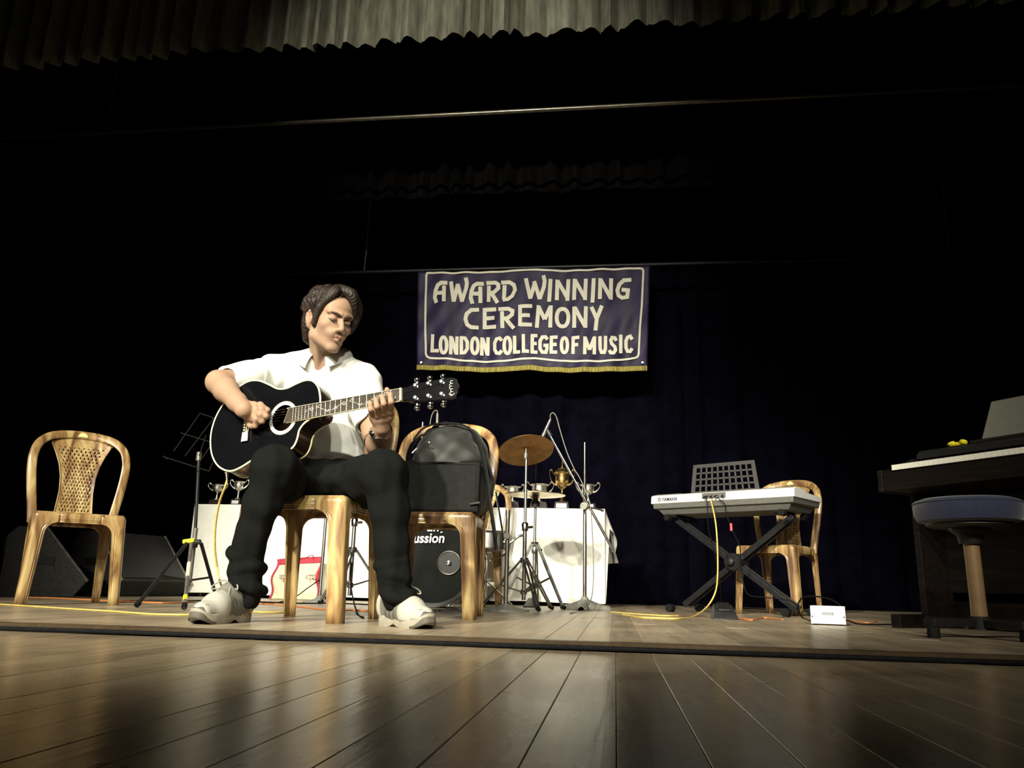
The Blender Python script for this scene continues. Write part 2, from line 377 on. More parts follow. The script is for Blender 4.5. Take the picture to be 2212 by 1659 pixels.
GL = [(34, g) for g in (
    AA(0, 0), [[(388, 200), (412, 378)], [(410, 376), (450, 225)], [(448, 225), (486, 380)], [(484, 378), (522, 265), (530, 215), (520, 170)]], AA(320, 8),
    [[(722, 236), (720, 380)], [(700, 212), (780, 210), (806, 228), (806, 262), (770, 296), (735, 302)], [(740, 296), (800, 390)]],
    [[(862, 232), (855, 358)], [(832, 210), (905, 206), (945, 232), (955, 278), (930, 330), (890, 358), (845, 362)]],
    [[(1050, 176), (1090, 355)], [(1088, 352), (1126, 215)], [(1122, 195), (1172, 355)], [(1170, 353), (1208, 250), (1216, 195), (1204, 145)]],
    [[(1268, 178), (1254, 376)]], [[(1328, 180), (1322, 362)], [(1330, 190), (1420, 350)], [(1426, 180), (1415, 366)]],
    [[(1482, 180), (1475, 364)], [(1484, 190), (1574, 352)], [(1580, 178), (1572, 368)]], [[(1650, 176), (1638, 388)]],
    [[(1708, 176), (1703, 360)], [(1710, 188), (1796, 346)], [(1803, 172), (1800, 362)]],
    [[(1982, 182), (1915, 186), (1875, 225), (1858, 275), (1868, 320), (1900, 342), (1945, 336), (1952, 276), (1896, 268)]],
    [[(634, 446), (565, 450), (525, 485), (514, 530), (530, 580), (565, 604), (630, 604)]],
    [[(684, 432), (682, 616)], [(684, 448), (788, 446)], [(684, 522), (772, 520)], [(682, 600), (786, 600)]],
    [[(840, 466), (842, 612)], [(806, 446), (895, 444), (932, 462), (928, 495), (890, 524), (856, 532)], [(866, 524), (945, 618)]],
    [[(1000, 410), (1000, 600)], [(1000, 424), (1106, 420)], [(1000, 506), (1086, 503)], [(1000, 586), (1104, 584)]],
    [[(1162, 408), (1146, 610)], [(1162, 420), (1216, 535)], [(1216, 535), (1266, 420)], [(1270, 410), (1264, 606)]],
    [ell(1373, 516, 52, 80)+[None]], [[(1478, 422), (1476, 608)], [(1484, 434), (1572, 598)], [(1580, 420), (1575, 612)]],
    [[(1628, 425), (1676, 532)], [(1722, 418), (1676, 530), (1664, 632)]])]
GL += [(30, g) for g in (
    [[(226, 666), (220, 826)], [(206, 812), (282, 814)]], [ell(325, 766, 28, 68)+[None]],
    [[(388, 685), (388, 848)], [(394, 695), (434, 838)], [(442, 686), (438, 850)]],
    [[(480, 684), (480, 846)], [(476, 698), (512, 702), (532, 735), (532, 795), (510, 828), (476, 832)]], [ell(598, 768, 28, 70)+[None]],
    [[(660, 690), (658, 852)], [(666, 700), (706, 842)], [(714, 690), (710, 852)]],
    [[(838, 724), (818, 700), (790, 706), (773, 740), (773, 800), (790, 832), (818, 836), (838, 812)]], [ell(886, 766, 28, 70)+[None]],
    [[(950, 682), (950, 838)], [(938, 824), (1000, 824)]], [[(1028, 668), (1030, 834)], [(1018, 818), (1078, 820)]],
    [[(1108, 668), (1105, 838)], [(1104, 682), (1152, 680)], [(1104, 750), (1146, 748)], [(1104, 824), (1152, 824)]],
    [[(1242, 712), (1222, 688), (1194, 690), (1174, 725), (1174, 790), (1194, 824), (1226, 826), (1236, 790), (1236, 764), (1204, 764)]],
    [[(1276, 680), (1272, 838)], [(1272, 694), (1330, 692)], [(1272, 758), (1322, 757)], [(1272, 824), (1326, 824)]],
    [ell(1390, 762, 27, 66)+[None]], [[(1468, 684), (1466, 842)], [(1464, 698), (1522, 696)], [(1464, 762), (1512, 760)]],
    [[(1572, 688), (1570, 846)], [(1574, 698), (1612, 806)], [(1612, 806), (1652, 698)], [(1656, 684), (1654, 846)]],
    [[(1704, 684), (1706, 795), (1718, 826), (1742, 826), (1752, 795), (1754, 682)]],
    [[(1848, 722), (1836, 696), (1812, 694), (1800, 718), (1808, 748), (1836, 776), (1842, 806), (1826, 830), (1800, 830), (1786, 806)]],
    [[(1888, 666), (1888, 832)]], [[(1990, 712), (1972, 684), (1948, 692), (1934, 725), (1934, 780), (1948, 812), (1972, 814), (1990, 788)]])]
for wd, g in GL:
    b = MB()
    for st in g:
        cl = st[-1] is None
        ribbon(b, [s for s in st if s is not None], wd, cl)
    b.obj('letter', 'letter', banner, smooth=False)
b = MB(); ribbon(b, [(166, 140), (172, 122), (190, 118), (400, 128), (700, 118), (950, 104), (1150, 96), (1300, 102), (1480, 105), (1800, 92), (2060, 78), (2080, 84), (2088, 104), (2075, 400), (2058, 600), (2046, 845), (2036, 866), (2018, 874), (1860, 892), (1700, 905), (1500, 905), (1350, 900), (1130, 878), (1000, 886), (850, 902), (700, 908), (520, 902), (350, 884), (200, 876), (174, 862), (164, 840), (160, 500)], 17, True)
b.obj('border_stripe', 'letter', banner, smooth=False)
# cable lying at the foot of the stage step
cable('stage_cable', [(-4.2, EDGE-.012, -.0145)]+[(-4.2+.35*k, EDGE-.012+.006*math.sin(k*1.7), -.0145) for k in range(1, 16)]+[(1.2, EDGE-.02, -.0145), (1.6, EDGE-.012, -.0145), (2.6, EDGE-.02, -.0145)], .0065, 'cable', 'thick black cable lying along the foot of the stage step', sub=4)
# ------------------------------------------------------------------ moulded plastic chairs and stool
def text_mb(txt, size, fr, d, sx=1., bold=0., shear=0., depth=.0006, align='LEFT'):
    """lettering laid in frame fr = (origin, eu, ev), raised by vector d"""
    cu = bpy.data.curves.new('lettering', 'FONT'); cu.body = txt; cu.size = size; cu.offset = bold; cu.shear = shear; cu.align_x = align; cu.resolution_u = 3
    ob = bpy.data.objects.new('lettering', cu); COL.objects.link(ob)
    dg = bpy.context.evaluated_depsgraph_get(); me = ob.evaluated_get(dg).to_mesh()
    o, eu, ev = fr; b = MB()
    b.add([o+eu*(v.co.x*sx)+ev*v.co.y+d for v in me.vertices], [tuple(p.vertices) for p in me.polygons])
    ob.evaluated_get(dg).to_mesh_clear(); bpy.data.objects.remove(ob); bpy.data.curves.remove(cu)
    return b
def corner_leg(c0, c1, e1, e2, zt, w0=.040, w1=.052, r=.055, rail=.05, rc=.02):
    """channel leg: c0 corner at the floor, c1 corner at seat height, e1/e2 inward along the two sides; the ribs follow the arch"""
    e1 = Vector((*e1, 0)).normalized(); e2 = Vector((*e2, 0)).normalized(); z0 = zt-rail-r
    rows = [z0*k/7 for k in range(8)]+[z0+r*k/7 for k in range(1, 8)]+[zt-rail+rail*k/6 for k in range(1, 7)]
    b = MB(); nc = 27
    for z in rows:
        w = w0+(w1-w0)*min(1, z/z0)
        if z <= z0: Lz = w
        elif z < z0+r: Lz = w+r-math.sqrt(max(0, r*r-(z-z0)**2))
        else: Lz = w+r
        t = z/zt; c = Vector((c0[0]+(c1[0]-c0[0])*t, c0[1]+(c1[1]-c0[1])*t, z))
        lip = .014*max(0, (z-(zt-.018))/.018)**2
        for i in range(nc):
            s = (-1+2*i/(nc-1))*Lz; a = abs(s)
            if s <= -rc: p, q, n = -s, 0, -e2
            elif s >= rc: p, q, n = 0, s, -e1
            else:
                th = (s+rc)/(2*rc)*math.pi/2; p, q = rc*(1-math.sin(th)), rc*(1-math.cos(th)); n = -(e2*math.cos(th)+e1*math.sin(th))
            if z <= z0: d = w-a
            else: d = math.hypot(w+r-a, z-z0)-r
            rip = .0017*math.cos(2*math.pi*d/.0085)*max(0, 1-max(0, d-.012)/.012)+.004*min(1, max(0, d)/.02)
            b.v.append(tuple(c+e1*p+e2*q+n*(rip-lip)))
    for k in range(len(rows)-1):
        for i in range(nc-1): a = k*nc+i; b.f.append((a, a+1, a+nc+1, a+nc))
    return b
def rail_strip(pa, pb, n, zt, rail=.05):
    """rail between two legs, from pa to pb at seat height"""
    pa, pb, n = Vector(pa), Vector(pb), Vector((*n, 0))
    rows = [rail*k/10 for k in range(11)]
    def f(u, v):
        d = rail*v; z = zt-rail+d; lip = .014*max(0, (z-(zt-.018))/.018)**2
        rip = .0017*math.cos(2*math.pi*d/.0085)*max(0, 1-max(0, d-.012)/.012)+.004*min(1, d/.02)
        p = pa.lerp(pb, u); return p+n*(rip-lip)+Vector((0, 0, z-zt))
    return MB().grid(f, 6, 22)
def make_chair(label, material, group=None):
    t = thing('plastic_chair', label, 'chair', (0, 0, 0), group, world=False)
    zt = .445; ft, fb, rt, rb = .205, .225, .196, .192; yf, yr = -.2, .19
    T = {'fl': (-ft, yf), 'fr': (ft, yf), 'rr': (rt, yr), 'rl': (-rt, yr)}
    Bt = {'fl': (-fb, yf-.012), 'fr': (fb, yf-.012), 'rr': (rb, yr+.03), 'rl': (-rb, yr+.03)}
    order = ['fl', 'fr', 'rr', 'rl']; ins = .100
    for i, k in enumerate(order):
        nx, pv = order[(i+1) % 4], order[i-1]
        e1 = Vector(T[nx])-Vector(T[k]); e2 = Vector(T[pv])-Vector(T[k])
        corner_leg(Bt[k], T[k], e1, e2, zt, w0=.048 if k[0] == 'f' else .032, w1=.058 if k[0] == 'f' else .046).obj('leg', material, t, solid=.005)
        e1n = e1.normalized(); nrm = Vector((e1n.y, -e1n.x))
        a = Vector((*T[k], zt))+Vector((*e1n, 0))*(ins-.002); b_ = Vector((*T[nx], zt))-Vector((*e1n, 0))*(ins-.002)
        rail_strip(a, b_, nrm, zt).obj('seat_rail', material, t, solid=.005)
    def seat(u, v):
        y = yf+.006+(yr-yf-.012)*v; hw = (ft+(rt-ft)*v)-.008
        x = -hw+2*hw*u
        e = min(u, 1-u)*2; g = min(v, 1-v)*2
        return (x, y, zt-.001-.016*(1-(1-min(1, e*1.6))**2)*(1-(1-min(1, g*1.6))**2))
    MB().grid(seat, 24, 24).obj('seat', material, t, solid=.006)
    def by(x, z): return .185+(z-.43)*.17+.05*max(0, z-.6)**1.3-.055*(x/.22)**2
    half = [(.186, .405), (.2, .5), (.216, .6), (.227, .69), (.228, .765), (.208, .835), (.155, .882), (.08, .902), (0, .907)]
    path = spline([(x, z, 0) for x, z in half]+[(-x, z, 0) for x, z in reversed(half[:-1])], 5)
    def hoop(u, v):
        i = min(int(round(u*(len(path)-1))), len(path)-1); p = path[i]; d = (path[min(i+1, len(path)-1)]-path[max(i-1, 0)]).normalized(); n = Vector((-d.y, d.x))
        a = 2*math.pi*v; ca, sa = math.cos(a), math.sin(a)
        x, z = p.x+n.x*.0225*math.copysign(abs(ca)**.6, ca), p.y+n.y*.0225*math.copysign(abs(ca)**.6, ca)
        return (x, by(p.x, p.y)+.011*math.copysign(abs(sa)**.7, sa)-.004*ca, z)
    MB().grid(hoop, len(path), 17).obj('back_frame', material, t)
    hz = [(.415, .098), (.5, .09), (.58, .084), (.66, .088), (.73, .102), (.79, .124), (.84, .148), (.885, .155)]
    def hw(z):
        for (z0, a), (z1, c_) in zip(hz, hz[1:]):
            if z <= z1: return a+(c_-a)*(z-z0)/(z1-z0)
        return hz[-1][1]
    NU, NV = 73, 97
    def panel(u, v):
        z = .418+(.884-.418)*v; x = (-1+2*u)*hw(z)
        if v > .93: z -= .0
        zz = min(z, .896-.25*x*x/.15-.6*max(0, abs(x)-.1)**1.5)
        i, j = u*(NU-1), v*(NV-1)
        inn = 1 if 6 < i < NU-7 and 4 < j < NV-10 else 0
        wv = .0016*inn*math.sin(math.pi*i/6)*math.sin(math.pi*j/4)
        edge = -.006*max(0, 1-min(i, NU-1-i)/4)
        return (x, by(x*.9, zz)+.004+wv-edge*-1-.02*math.sin(math.pi*min(1, v*1.25)), zz)
    MB().grid(panel, NU, NV, hole=lambda i, j: 7 <= i < NU-8 and 5 <= j < NV-12 and ((i % 6 in (0, 1) and j % 8 in (0, 1)) or (i % 6 in (3, 4) and j % 8 in (4, 5)))).obj('back_panel', material, t, solid=.003, label='basket-weave moulded panel')
    bd = [(-.024, 0), (.024, 0)]+[(.024*math.cos(a), .024*math.sin(a)) for a in [math.pi*k/10 for k in range(1, 10)]]
    MB().prism(bd, (Vector((0, by(0, .9)-.0135, .894)), Vector((1, 0, 0)), Vector((0, .14, .99))), Vector((0, -.002, 0))).obj('badge', 'badge', t, smooth=False, label='pale yellow half-round maker badge')
    return t
MT['badge'] = mat('yellow_badge', (.85, .75, .30), .4, var=.03)
ch = make_chair('wood-look plastic chair standing empty in front of the floor monitors', 'chair'); ch.location = (-2.785, 3.88, 0); ch.rotation_euler.z = R(42)
for loc, a, lab in (((-.805, 3.6, 0), 0, 'wood-look plastic chair holding the black backpack'), ((-1.152, 3.0, 0), -5, 'wood-look plastic chair under the seated guitarist'), ((1.10, 5.72, 0), -36, 'wood-look plastic chair behind the keyboard on its crossed stand'), ((-1.03, 5.965, 0), 4, 'wood-look plastic chair behind the drums against the white tablecloth')):
    k = copy_tree(ch); k.location = loc; k.rotation_euler.z = R(a); k['label'] = lab
mc = make_chair('maroon plastic chair beyond the empty wood-look chair', 'chair_red')
mc.location = (-4.12, 4.42, 0); mc.rotation_euler.z = R(38)
for o in mc.children:
    if o.name.startswith('badge'): bpy.data.objects.remove(o)
# ------------------------------------------------------------------ electronic keyboard on a crossed stand
MT['kb_silver'] = mat('silver_keyboard_case', (.74, .74, .72), .35, .0, var=.02, scale=60)
MT['kb_grey'] = mat('grey_keyboard_base', (.115, .112, .10), .5, var=.08, scale=50)
MT['kb_rest'] = mat('dark_grey_music_rest', (.055, .053, .052), .5, var=.08, scale=50)
MT['white_key'] = mat('white_piano_keys', (.84, .82, .72), .25, var=.02)
kA = Vector((.252, 5.683)); kB = Vector((1.102, 5.114)); kl = (kB-kA).length; ka = math.atan2(kB.y-kA.y, kB.x-kA.x)
kb = thing('electronic_keyboard', 'silver electronic keyboard seen from behind on a crossed stand', 'keyboard', (kA.x, kA.y, 0), world=False, rz=ka)
ZB = .72; KD = .44
def slab(b, prof, x0, x1, inset=0.):
    """profile (y,z) extruded along x"""
    n = len(prof); b.add([(x0, y, z) for y, z in prof]+[(x1, y, z) for y, z in prof], [tuple(range(n)), tuple(range(2*n-1, n-1, -1))]+[(i, n+i, n+(i+1) % n, (i+1) % n) for i in range(n)]); return b
slab(MB(), [(0, ZB), (.006, ZB+.052), (.03, ZB+.062), (.17, ZB+.062), (.19, ZB+.046), (KD, ZB+.036), (KD+.01, ZB+.026), (KD+.01, ZB)], 0, kl).obj('case', 'kb_silver', kb, bevel=.004)
for i in range(36):
    MB().box((.06+(kl-.12)*(i+.5)/36, .285, ZB+.047), ((kl-.12)/36-.0015, .135, .018)).obj('key', 'white_key', kb, smooth=False)
bs = MB()
bs.hexa([(.07, .05, .645), (kl-.06, .05, .645), (kl-.06, KD-.05, .645), (.07, KD-.05, .645)], [(.035, .018, .69), (kl-.028, .018, .69), (kl-.028, KD-.01, .69), (.035, KD-.01, .69)])
bs.hexa([(.018, .006, .685), (kl-.012, .006, .685), (kl-.012, KD, .685), (.018, KD, .685)], [(.012, .004, ZB), (kl-.008, .004, ZB), (kl-.008, KD+.006, ZB), (.012, KD+.006, ZB)])
bs.obj('base', 'kb_grey', kb, bevel=.004)
MB().box((kl*.125, .05, ZB+.062), (kl*.19, .05, .006)).obj('speaker_grille', 'kb_grey', kb, smooth=False)
MB().box((kl*.88, .05, ZB+.062), (kl*.2, .05, .006)).obj('speaker_grille', 'kb_grey', kb, smooth=False)
fy = lambda z: .006*(z-ZB)/.052-.0012
MB().box((kl*.47, .0035, ZB+.034), (kl*.165, .01, .036)).obj('socket_panel', 'kb_grey', kb, smooth=False)
for k, ux in enumerate((.43, .455, .505, .535)):
    p = MB().lathe([(.004, 0), (.004, .018), (.0065, .02), (.0065, .045), (.003, .05)], (kl*ux, -.0, ZB+.034), 10, frame_to((.3*(1 if k % 2 else -1), -1, -.35)))
    p.obj('plug', 'black' if k != 2 else 'chrome', kb)
lt = text_mb('YAMAHA', .034, (Vector((.088, fy(ZB+.015), ZB+.016)), Vector((1, 0, 0)), Vector((0, .11, 1))), Vector((0, -.0012, 0)), sx=.86, bold=.0008)
for q in loose(lt): q.obj('letter', 'black', kb, smooth=False)
em = MB(); c0 = Vector((.068, fy(ZB+.027)-.001, ZB+.027))
em.tube([c0+Vector((.0125*math.cos(q), 0, .0125*math.sin(q))) for q in [2*math.pi*k/24 for k in range(24)]], .0014, 5, closed=True)
for k in range(3):
    q = math.pi/2+k*2*math.pi/3; em.tube([c0, c0+Vector((.0105*math.cos(q), 0, .0105*math.sin(q)))], .0016, 5)
    em.tube([c0+Vector((.0105*math.cos(q+d), 0, .0105*math.sin(q+d))) for d in (-.35, 0, .35)], .0013, 5)
em.obj('brand_emblem', 'black', kb)
# music rest with a grid of openings
mr = MB(); x0, x1 = kl*.245, kl*.735; y0, z0 = .115, ZB+.058
ex, ev = Vector((1, 0, 0)), Vector((0, .42, .907)).normalized(); W_, H_ = x1-x0, .25
cols, rws = 10, 4
us = [0, .045*W_+.012]; 
def cell(b, a0, a1, b0_, b1_):
    o = Vector((x0, y0, z0)); tp = .0
    def pt(u, v, d): return o+ex*(u+(v/H_)*(-.03-.045*u/W_))+ev*v+Vector((0, .907, -.42))*d
    vv = [pt(u, v, d) for d in (0, .006) for u, v in ((a0, b0_), (a1, b0_), (a1, b1_), (a0, b1_))]
    b.add(vv, [(0, 3, 2, 1), (4, 5, 6, 7)]+[(i, (i+1) % 4, 4+(i+1) % 4, 4+i) for i in range(4)])
mu, mv = .03, .028; cw = (W_-2*mu+.012)/cols; chh = (H_-2*mv+.012)/rws
cell(mr, 0, W_, 0, mv); cell(mr, 0, W_, H_-mv, H_); cell(mr, 0, mu, mv, H_-mv); cell(mr, W_-mu, W_, mv, H_-mv)
for i in range(1, cols): cell(mr, mu+i*cw-.012, mu+i*cw, mv, H_-mv)
for j in range(1, rws): cell(mr, mu, W_-mu, mv+j*chh-.012, mv+j*chh)
mr.obj('music_rest', 'kb_rest', kb, smooth=False)
for v_ in ((x0+.02), (x1-.02)): MB().box((v_, y0, z0+.004), (.02, .03, .012)).obj('rest_hook', 'kb_rest', kb, smooth=False)
# crossed stand
xs = thing('keyboard_stand', 'black double-braced crossed stand carrying the silver keyboard', 'stand', (kA.x, kA.y, 0), world=False, rz=ka)
def bar(b, p, q, w, h, up=(0, 1, 0)):
    p, q = Vector(p), Vector(q); d = q-p; M = frame_to(d, up); return b.box((p+q)/2, (w, h, d.length), M)
yc = .17; xa, xb = kl*.13, kl*.92; za, zb = .615, .045
for s, (p0, p1) in enumerate((((xa, za), (xb+.0, zb)), ((xb, za), (xa+.02, zb)))):
    for dy in (-.035, .035):
        bar(MB(), (p0[0], yc+dy+(.018 if s else -.018), p0[1]), (p1[0], yc+dy+(.018 if s else -.018), p1[1]), .018, .036, (0, 1, 0)).obj('brace_bar', 'blackmetal', xs, smooth=False, bevel=.003)
mx = (xa+xb)/2; MB().lathe([(0, -.07), (.055, -.07), (.055, .07), (0, .07)], (mx+.005, yc, (za+zb)/2), 24, frame_to((0, 1, 0))).obj('hinge_disc', 'blackmetal', xs)
MB().lathe([(0, 0), (.02, 0), (.022, .03), (0, .035)], (mx+.005, yc-.07, (za+zb)/2), 14, frame_to((0, -1, 0))).obj('hinge_knob', 'black', xs)
for x_ in (xa, xb):
    bar(MB(), (x_, .0, .63), (x_, .35, .63), .03, .03).obj('support_arm', 'blackmetal', xs, smooth=False, bevel=.003)
    for y_ in (.0, .35): MB().lathe([(0, -.022), (.022, -.022), (.022, .022), (0, .022)], (x_, y_, .622), 12, frame_to((0, 1, 0))).obj('rubber_cap', 'rubber', xs)
for x_ in (xa+.02, xb):
    bar(MB(), (x_, -.03, .03), (x_, .37, .03), .034, .034).obj('foot_bar', 'blackmetal', xs, smooth=False, bevel=.003)
    for y_ in (-.03, .37): MB().lathe([(0, -.025), (.026, -.025), (.026, .025), (0, .025)], (x_, y_, .026), 14, frame_to((0, 1, 0))).obj('rubber_cap', 'rubber', xs)
for sx in (-1, 1): MB().box((kl*.5+sx*kl*.36, yc, .6375), (.05, .25, .015)).obj('pad', 'rubber', xs, smooth=False)
def kw(x, y, z):
    c_, s_ = math.cos(ka), math.sin(ka); return Vector((kA.x+c_*x-s_*y, kA.y+s_*x+c_*y, z))
g = lambda px, py, z=.004: G(px, py, z)
cable('power_lead', [kw(kl*.463, -.03, ZB+.012), P(1546, 1130, 5.25), P(1550, 1190, 5.2), P(1550, 1245, 5.1), P(1545, 1280, 5.0), P(1528, 1310, 4.95), g(1500, 1331), g(1470, 1336), g(1420, 1335), g(1380, 1333), g(1345, 1328)], .0048, 'cable_y', 'pale yellow lead dropping from the keyboard to the floor')
cable('audio_lead', [kw(kl*.435, -.03, ZB+.01), P(1529, 1110, 5.33), P(1530, 1140, 5.34), P(1545, 1200, 5.33), P(1556, 1270, 5.25), g(1558, 1322)], .0032, 'cable', 'thin black lead hanging beside the yellow lead at the keyboard')
k2 = thing('audio_lead', 'thin black lead with a red plug hanging from the keyboard', 'cable', tuple(kw(kl*.52, -.03, ZB)))
MB().tube(spline([kw(kl*.51, -.03, ZB+.016), P(1566, 1090, 5.3), P(1568, 1108, 5.25), P(1576, 1130, 5.22), P(1584, 1150, 5.2), P(1598, 1180, 5.2), P(1600, 1215, 5.2), P(1603, 1240, 5.25), P(1615, 1283, 5.2), P(1660, 1291, 5.15), P(1712, 1300, 5.1), P(1730, 1330, 5.0)], 6), .0034, 8).obj('lead', 'cable', k2)
MB().tube([P(1579, 1131, 5.215), P(1580, 1147, 5.205)], .0085, 10).obj('red_plug', 'red', k2)
pd = thing('sustain_pedal', 'small black foot pedal on the floor beneath the keyboard', 'pedal', tuple(g(1565, 1338, 0)))
q = g(1565, 1338, 0); MB().hexa([q+Vector(v) for v in ((-.06, -.03, 0), (.07, -.03, 0), (.07, .12, 0), (-.06, .12, 0))], [q+Vector(v) for v in ((-.045, .0, .045), (.05, .0, .045), (.05, .1, .075), (-.045, .1, .075))]).obj('housing', 'black', pd, bevel=.004)
MB().hexa([q+Vector(v) for v in ((-.03, -.01, .04), (.035, -.01, .04), (.035, .07, .05), (-.03, .07, .05))], [q+Vector(v) for v in ((-.03, -.01, .052), (.035, -.01, .052), (.035, .07, .085), (-.03, .07, .085))]).obj('treadle', 'blackmetal', pd, bevel=.003)
# white power box
bx = g(1790, 1351, 0); pb = thing('power_box', 'small white metal power box with vent slots on the stage floor', 'power box', tuple(bx), world=False, rz=R(-15))
MB().box(Vector((0, .06, .048)), (.144, .1, .076)).obj('case', 'white', pb, bevel=.003, smooth=False)
MB().box(Vector((0, -.001, .046)), (.150, .004, .08)).obj('front_plate', 'white', pb, smooth=False, bevel=.001)
for k in range(6): MB().box(Vector((-.021+.0085*k, -.0035, .052)), (.0032, .002, .014)).obj('vent_slot_shade', 'black', pb, smooth=False)  # black strips on the plate stand in for the shade inside the vent slots
for s in (-1, 1): MB().lathe([(0, 0), (.0035, 0), (.003, .0015), (0, .0015)], Vector((s*.068, -.003, .038)), 10, frame_to((0, -1, 0))).obj('screw', 'blackmetal', pb)
for sx in (-1, 1):
    for sy in (.015, .1): MB().lathe([(0, 0), (.008, 0), (.008, .012), (0, .012)], Vector((sx*.055, sy, 0)), 10).obj('rubber_foot', 'rubber', pb)
cable('power_box_lead', [bx+Vector((.085, .098, .05)), P(1822, 1318, 4.2), P(1805, 1300, 4.3), P(1775, 1290, 4.4), P(1740, 1289, 4.6), P(1726, 1300, 4.7), P(1724, 1318, 4.75), g(1735, 1335), g(1757, 1343)], .004, 'cable', 'thin black lead looping over the white power box')

# ------------------------------------------------------------------ digital piano and its stool
MT['piano_wood'] = mat('dark_rosewood_veneer', (.0075, .005, .0042), .5, var=.35, scale=8, stretch=(1, 8, 8), spec=.2)
MT['piano_black'] = mat('black_piano_plastic', (.016, .016, .015), .5, var=.1, scale=30, spec=.25)
MT['rest_grey'] = mat('grey_music_desk', (.20, .20, .165), .5, var=.04, scale=30)
MT['navy'] = mat('navy_blue_cloth', (.013, .017, .048), .88, var=.15, scale=60, bump=.1, sheen=.3)
MT['brass_wood'] = mat('varnished_brown_post', (.2, .125, .06), .35, var=.1, scale=20, coat=.3)
pa_ = R(-55.6); PA = (1.235, 3.93); PL = 1.38
pn = thing('digital_piano', 'dark wooden digital piano standing behind the blue round stool', 'piano', (*PA, 0), world=False, rz=pa_)
KZ = .612
slab(MB(), [(0, KZ), (0, KZ+.082), (.03, KZ+.09), (.03, KZ+.1), (.4, KZ+.1), (.4, KZ)], .024, PL-.024).obj('keybed', 'piano_wood', pn, smooth=False, bevel=.003)
for x0_ in (0, PL-.024): slab(MB(), [(-.008, KZ-.004), (-.008, KZ+.096), (.14, KZ+.118), (.41, KZ+.165), (.41, KZ-.004)], x0_, x0_+.024).obj('cheek', 'piano_wood', pn, smooth=False, bevel=.003)
nk = 52; x0_, x1_ = .075, PL-.075
for i in range(nk):
    wv = (x1_-x0_)/nk; MB().box((x0_+wv*(i+.5), .075, KZ+.103), (wv-.0012, .15, .024)).obj('white_key', 'white_key', pn, smooth=False)
for i in range(nk-1):
    if i % 7 in (1, 4): continue
    MB().box((x0_+(x1_-x0_)/nk*(i+1), .1, KZ+.121), (.011, .095, .014)).obj('black_key', 'black', pn, smooth=False)
slab(MB(), [(.15, KZ+.1), (.152, KZ+.145), (.2, KZ+.165), (.41, KZ+.205), (.41, KZ+.1)], .024, PL-.024).obj('control_panel', 'piano_black', pn, smooth=False, bevel=.004)
slab(MB(), [(.145, KZ+.15), (.15, KZ+.178), (.23, KZ+.196), (.23, KZ+.17)], .1, PL-.024).obj('sliding_lid', 'piano_black', pn, smooth=False, bevel=.004)
slab(MB(), [(.23, KZ+.17), (.235, KZ+.205), (.41, KZ+.228), (.41, KZ+.19)], .05, PL-.05).obj('top_panel', 'piano_black', pn, smooth=False, bevel=.004)
rsx0, rsx1 = .30, 1.08
rest = MB().hexa([(rsx0, .33, KZ+.22), (rsx1, .33, KZ+.22), (rsx1, .345, KZ+.22), (rsx0, .345, KZ+.22)], [(rsx0+.03, .40, KZ+.42), (rsx1-.03, .40, KZ+.42), (rsx1-.03, .412, KZ+.42), (rsx0+.03, .412, KZ+.42)]).obj('music_desk', 'rest_grey', pn, bevel=.012)
MB().box(((rsx0+rsx1)/2, .325, KZ+.226), (rsx1-rsx0+.06, .05, .012)).obj('desk_ledge', 'piano_black', pn, smooth=False)
for x_ in (.03, PL-.03):
    MB().box((x_, .29, (KZ+.06)/2), (.03, .2, KZ-.06)).obj('side_panel', 'piano_wood', pn, smooth=False, bevel=.002)
    MB().box((x_, .2, .03), (.05, .42, .06)).obj('foot', 'piano_wood', pn, smooth=False, bevel=.004)
MB().box((PL/2, .385, .38), (PL-.08, .012, .44)).obj('back_panel', 'piano_wood', pn, smooth=False)
MB().box((PL/2, .33, .085), (PL-.08, .12, .07)).obj('pedal_rail', 'piano_wood', pn, smooth=False, bevel=.003)
for k in (-1, 0, 1): MB().hexa([(PL/2+k*.075-.012, .19, .045), (PL/2+k*.075+.012, .19, .045), (PL/2+k*.075+.01, .29, .05), (PL/2+k*.075-.01, .29, .05)], [(PL/2+k*.075-.012, .19, .053), (PL/2+k*.075+.012, .19, .053), (PL/2+k*.075+.01, .29, .062), (PL/2+k*.075-.01, .29, .062)]).obj('pedal', 'gold', pn, bevel=.003)
# small yellow thing left on the lid
def pw(x, y, z):
    c_, s_ = math.cos(pa_), math.sin(pa_); return Vector((PA[0]+c_*x-s_*y, PA[1]+s_*x+c_*y, z))
yb = pw(.235, .262, KZ+.2095)
yt = thing('yellow_tie', 'small yellow knotted ribbon lying on the piano lid', 'ribbon', tuple(yb))
for s in (-1, 1): MB().lathe([(0, -.011), (.012, -.009), (.019, .0), (.015, .009), (0, .012)], yb+Vector((s*.017, -s*.022, .012)), 14, frame_to((s*.3, .1, 1))).obj('loop', 'yellow', yt)
MB().tube([yb+Vector((-.02, .02, .009)), yb+Vector((.02, -.02, .009))], .009, 10).obj('knot', 'yellow', yt)
